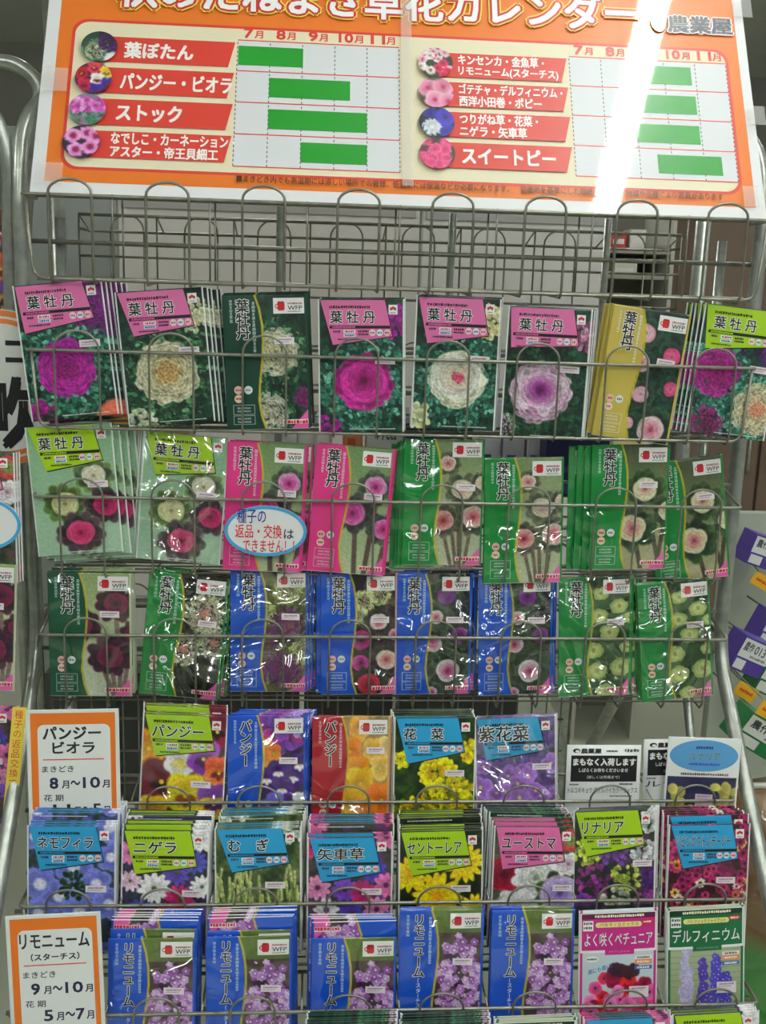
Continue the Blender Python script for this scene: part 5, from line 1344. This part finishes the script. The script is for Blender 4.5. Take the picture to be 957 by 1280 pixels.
carton(953, 711, .085, .062, .05, PUR, 'purple and white carton at the head of the peg panel', .32, .62)
carton(965, 812, .085, .066, .05, PUR, 'purple and white carton above a green one', .42, .56)
carton(929, 842, .066, .066, .05, PUR, 'purple and white carton lowest of its colour', .42, .42)
carton(962, 872, .085, .066, .045, GRB, 'upright green and white carton beside the lowest purple one', .45, .47)
carton(948, 945, .13, .062, .05, GRB, 'long green carton hanging lowest, beside the rack post', .55, .35)
price_tag(952, 727, 'yellow price tag below the topmost purple carton', .60); price_tag(932, 865, 'yellow price tag under the lowest purple carton', .40); price_tag(961, 890, 'yellow price tag between the green cartons', .30)

def sack(px, py, y, w, h, col, label):
    c = at_y(px, py, y); o = empty('soil_sack', Matrix.Translation((c[0], y, 0))); tag(o, label, 'sack')
    m = MB(); n = 14; vs = []; fs = []; cs = []
    H = c[2]
    for j in range(n + 1):
        t = j / n
        for i in range(24):
            a = 2 * PI * i / 24; q = (1 - abs(2 * t - 1) ** 4) * .5 + .5
            vs.append((w / 2 * math.cos(a) * (.85 + .15 * q), .09 * math.sin(a) * q * (1 + .15 * math.sin(5 * a + 7 * t)), H * t)); cs.append(col if t < .62 else C8(130, 96, 60))
    for j in range(n):
        for i in range(24): fs.append((j * 24 + i, j * 24 + (i + 1) % 24, (j + 1) * 24 + (i + 1) % 24, (j + 1) * 24 + i))
    fs += [tuple(range(23, -1, -1)), tuple(range(n * 24, n * 24 + 24))]
    m.add(vs, fs, cs, True); m.build('bag', M_FILM, o)
    m = MB(); m.tube([(-w * .42, 0, H + .004), (w * .42, 0, H + .004)], .006, C8(220, 220, 210), 6); m.build('seam', M_CARD, o)
sack(985, 985, .30, .22, 1, C8(40, 140, 40), 'green and brown soil sack standing beside the rack foot')

# brown cabinet and pale panels beyond the rack
def cabinet():
    a = at_y(846, 640, 2.6); b = at_y(1030, 640, 2.6); zt = at_y(900, 262, 2.6)[2]
    o = empty('cabinet', Matrix.Translation(((a[0] + b[0]) / 2, 2.6, 0))); tag(o, 'plain brown cabinet standing beyond the rack', 'cabinet')
    w = (b[0] - a[0]) / 2
    m = MB(); m.box((-w, 0, .06), (w, .5, zt), (.5, .4, .3), .004); m.build('body', M_BROWN, o)
    m = MB(); m.box((-w + .02, .04, 0), (w - .02, .46, .06), (.3, .3, .3)); m.build('plinth', M_BROWN, o)
    for s in (-1, 1):
        m = MB(); m.box((s * w * .5 - w * .48, -.018, .08), (s * w * .5 + w * .48, -.001, zt - .02), (.5, .4, .3), .003); d = m.build('door', M_BROWN, o)
        m = MB(); m.tube([(s * .05, -.04, zt * .45), (s * .05, -.04, zt * .55)], .006, WC, 8); m.build('handle', M_POST, d)
cabinet()
def panel(px0, px1, pyt, y, zb, label, col):
    a = at_y(px0, 400, y); b = at_y(px1, 400, y); t = at_y((px0 + px1) / 2, pyt, y)
    o = empty('partition_panel', Matrix.Translation(((a[0] + b[0]) / 2, y, 0))); tag(o, label, 'panel')
    w = (b[0] - a[0]) / 2
    m = MB(); m.box((-w, 0, zb), (w, .02, t[2]), col, .003); m.build('board', M_BOX, o)
    m = MB()
    for z in (zb + .1, (zb + t[2]) / 2, t[2] - .12): m.box((-w + .01, -.006, z), (w - .01, 0, z + .02), np.array(col) * .8)
    m.build('batten', M_BOX, o)
    for s in (-1, 1):
        m = MB(); m.box((s * w * .9 - .015, .002, 0), (s * w * .9 + .015, .018, zb + .05), (.5, .5, .5)); m.build('leg', M_POST, o)
panel(150, 520, 200, 1.30, .55, 'pale grey partition panel behind the rack, nearer the round sign', C8(206, 200, 194))
panel(523, 755, 214, 1.32, .55, 'pale grey partition panel behind the rack, nearer the brown cabinet', C8(210, 206, 202))
panel(10, 148, 160, 1.7, .05, 'grey metal partition panel seen between the posts by the round sign', C8(150, 154, 150))

def far_shelf():
    a = at_y(756, 330, 1.9); b = at_y(842, 330, 1.9); w = b[0] - a[0]
    o = empty('shelf_unit', Matrix.Translation((a[0], 1.9, 0))); tag(o, 'distant pale shelf unit glimpsed beside the brown cabinet', 'shelf')
    zs = [at_y(800, p, 1.9)[2] for p in (344, 312, 282)]
    for x in (0, w - .012):
        m = MB(); m.box((x, 0, 0), (x + .012, .3, zs[2] + .1), (.75, .74, .7)); m.build('side_panel', M_BOX, o)
    for z in zs[:2] + [zs[0] - .3]:
        m = MB(); m.box((.012, .005, z - .012), (w - .012, .3, z), (.62, .6, .56)); m.build('shelf_board', M_BOX, o)
    m = MB(); m.box((.012, .285, 0), (w - .012, .299, zs[2] + .1), (.55, .54, .5)); m.build('back_panel', M_BOX, o)
    for i, (x0, x1, z, h, c, t) in enumerate(((.02, .07, zs[1], .05, C8(214, 60, 70), 'red box on the distant shelf unit'), (.08, .13, zs[1], .06, C8(232, 230, 226), 'white box on the distant shelf unit, upper board'), (.03, .11, zs[0], .035, C8(226, 220, 206), 'cream box on the distant shelf unit, lower board'))):
        q = empty('product_box', Matrix.Translation((a[0] + (x0 + x1) / 2, 1.93, z + .001))); tag(q, t, 'box'); hw = (x1 - x0) / 2
        m = MB(); m.box((-hw, 0, 0), (hw, .08, h), c, .002); m.build('box', M_BOX, q)
        p = Print(lift=.0004); p.rect(-hw * .7, h * .3, hw * .7, h * .6, C8(240, 236, 230)); p.build('print', M_BOX, q)
far_shelf()

# goods in the rear baskets
def rear_box(px0, px1, pyt, pyb, y, col, band, label, d=.05, nm='product_box', mark=None):
    a = at_y(px0, pyb, y); b = at_y(px1, pyb, y); t = at_y((px0 + px1) / 2, pyt, y)
    w = b[0] - a[0]; h = t[2] - (a[2] + b[2]) / 2
    o = empty(nm, frame(((a[0] + b[0]) / 2, y, (a[2] + b[2]) / 2), (1, 0, 0), (0, 0, 1))); tag(o, label, 'box')
    m = MB(); m.box((-w / 2, 0, 0), (w / 2, d, h), col, .0015); m.build('box', M_BOX, o)
    p = Print(lift=.0004); p.rect(-w * .48, h * .06, w * .48, h * .22, band)
    if mark: p.text(mark, -w * .3, h * .55, w * .3, h * .8, C8(90, 110, 100), bold=0, shear=.2)
    p.rect(-w * .3, h * .36, w * .1, h * .44, band); p.build('print', M_BOX, o)
    return o
CY = C8(226, 176, 60)
for px0, px1, t, b, y, col, band, lab in (
        (143, 174, 486, 590, .36, CY, C8(180, 110, 40), 'small yellow box beneath the cream kale packet'), (186, 211, 488, 590, .362, CY, C8(180, 110, 40), 'small yellow box next to another, beside the dark green packet'),
        (214, 238, 470, 600, .37, C8(176, 140, 110), C8(140, 90, 60), 'tan box beside the yellow boxes'),
        (428, 452, 480, 600, .36, C8(216, 140, 90), C8(190, 90, 50), 'orange-tan box beneath the magenta rose-like packet'), (505, 588, 530, 600, .30, C8(30, 30, 80), C8(60, 60, 120), 'navy box behind the thin-stemmed pale kale packet'),
        (594, 622, 500, 620, .36, C8(226, 222, 232), C8(110, 70, 170), 'white box with purple bands beside the navy box'), (625, 652, 500, 622, .362, C8(224, 220, 232), C8(110, 70, 170), 'white box with purple bands, middle of three'), (655, 676, 500, 622, .36, C8(226, 222, 232), C8(110, 70, 170), 'white box with purple bands beside the tall navy box'),
        (679, 757, 534, 622, .30, C8(28, 28, 78), C8(60, 60, 120), 'navy box behind the taller cream-pink rose packet'), (760, 800, 520, 622, .36, C8(232, 220, 150), C8(214, 170, 40), 'yellow and white box beneath the yellow banded packet'),
        (812, 836, 525, 640, .36, C8(90, 96, 98), C8(60, 60, 60), 'dark grey box beside the white canister')):
    rear_box(px0, px1, t, b, y, col, band, lab)
for i, (a_, b_) in enumerate(((62, 150), (154, 262), (268, 372), (378, 486), (492, 600), (604, 640))):  # dark cartons added so the view behind the lower baskets goes dark
    rear_box(a_, b_, 842, 1005, .40, C8(58, 58, 56), C8(74, 74, 72), 'dark grey carton added to darken behind the lower packets, %s from the round sign' % ('nearest', 'second', 'third', 'fourth', 'fifth', 'farthest')[i], d=.05)
rear_box(456, 502, 500, 610, .365, C8(226, 226, 218), C8(226, 120, 60), 'white box with slanted grey script beneath the magenta packets', mark='vita')
def canister(px, pyt, pyb, y, r, label):
    a = at_y(px, pyb, y); t = at_y(px, pyt, y); h = t[2] - a[2]
    o = empty('canister', Matrix.Translation((a[0], y, a[2]))); tag(o, label, 'bottle')
    def lathe(prof, nm, col, mat):
        m = MB(); n = 20; vs = [(q * math.cos(2 * PI * i / n), q * math.sin(2 * PI * i / n), z) for q, z in prof for i in range(n)]
        fs = [(j * n + i, j * n + (i + 1) % n, (j + 1) * n + (i + 1) % n, (j + 1) * n + i) for j in range(len(prof) - 1) for i in range(n)]
        fs += [tuple(range(n - 1, -1, -1)), tuple(range((len(prof) - 1) * n, len(prof) * n))]
        m.add(vs, fs, col, True); m.build(nm, mat, o)
    lathe([(r * .95, 0), (r, .004), (r, h * .7), (r * .8, h * .8), (r * .4, h * .85), (r * .4, h * .88)], 'bottle_body', C8(236, 236, 230), M_FILM)
    lathe([(r * .46, h * .88), (r * .46, h)], 'cap', C8(220, 90, 60), M_CARD)
for i, px in enumerate((338, 360, 382, 402)):
    canister(px, 495, 610, .38, .0155, ['white bottle behind the dark green packet, first of a line of four', 'white bottle second in the line behind the kale packets', 'white bottle third in the line behind the kale packets', 'white bottle last in the line beside the orange-tan box'][i])
canister(795, 525, 640, .39, .022, 'large white bottle beneath the lime-headed magenta kale packet')
for o in (_to,): bpy.data.objects.remove(o)
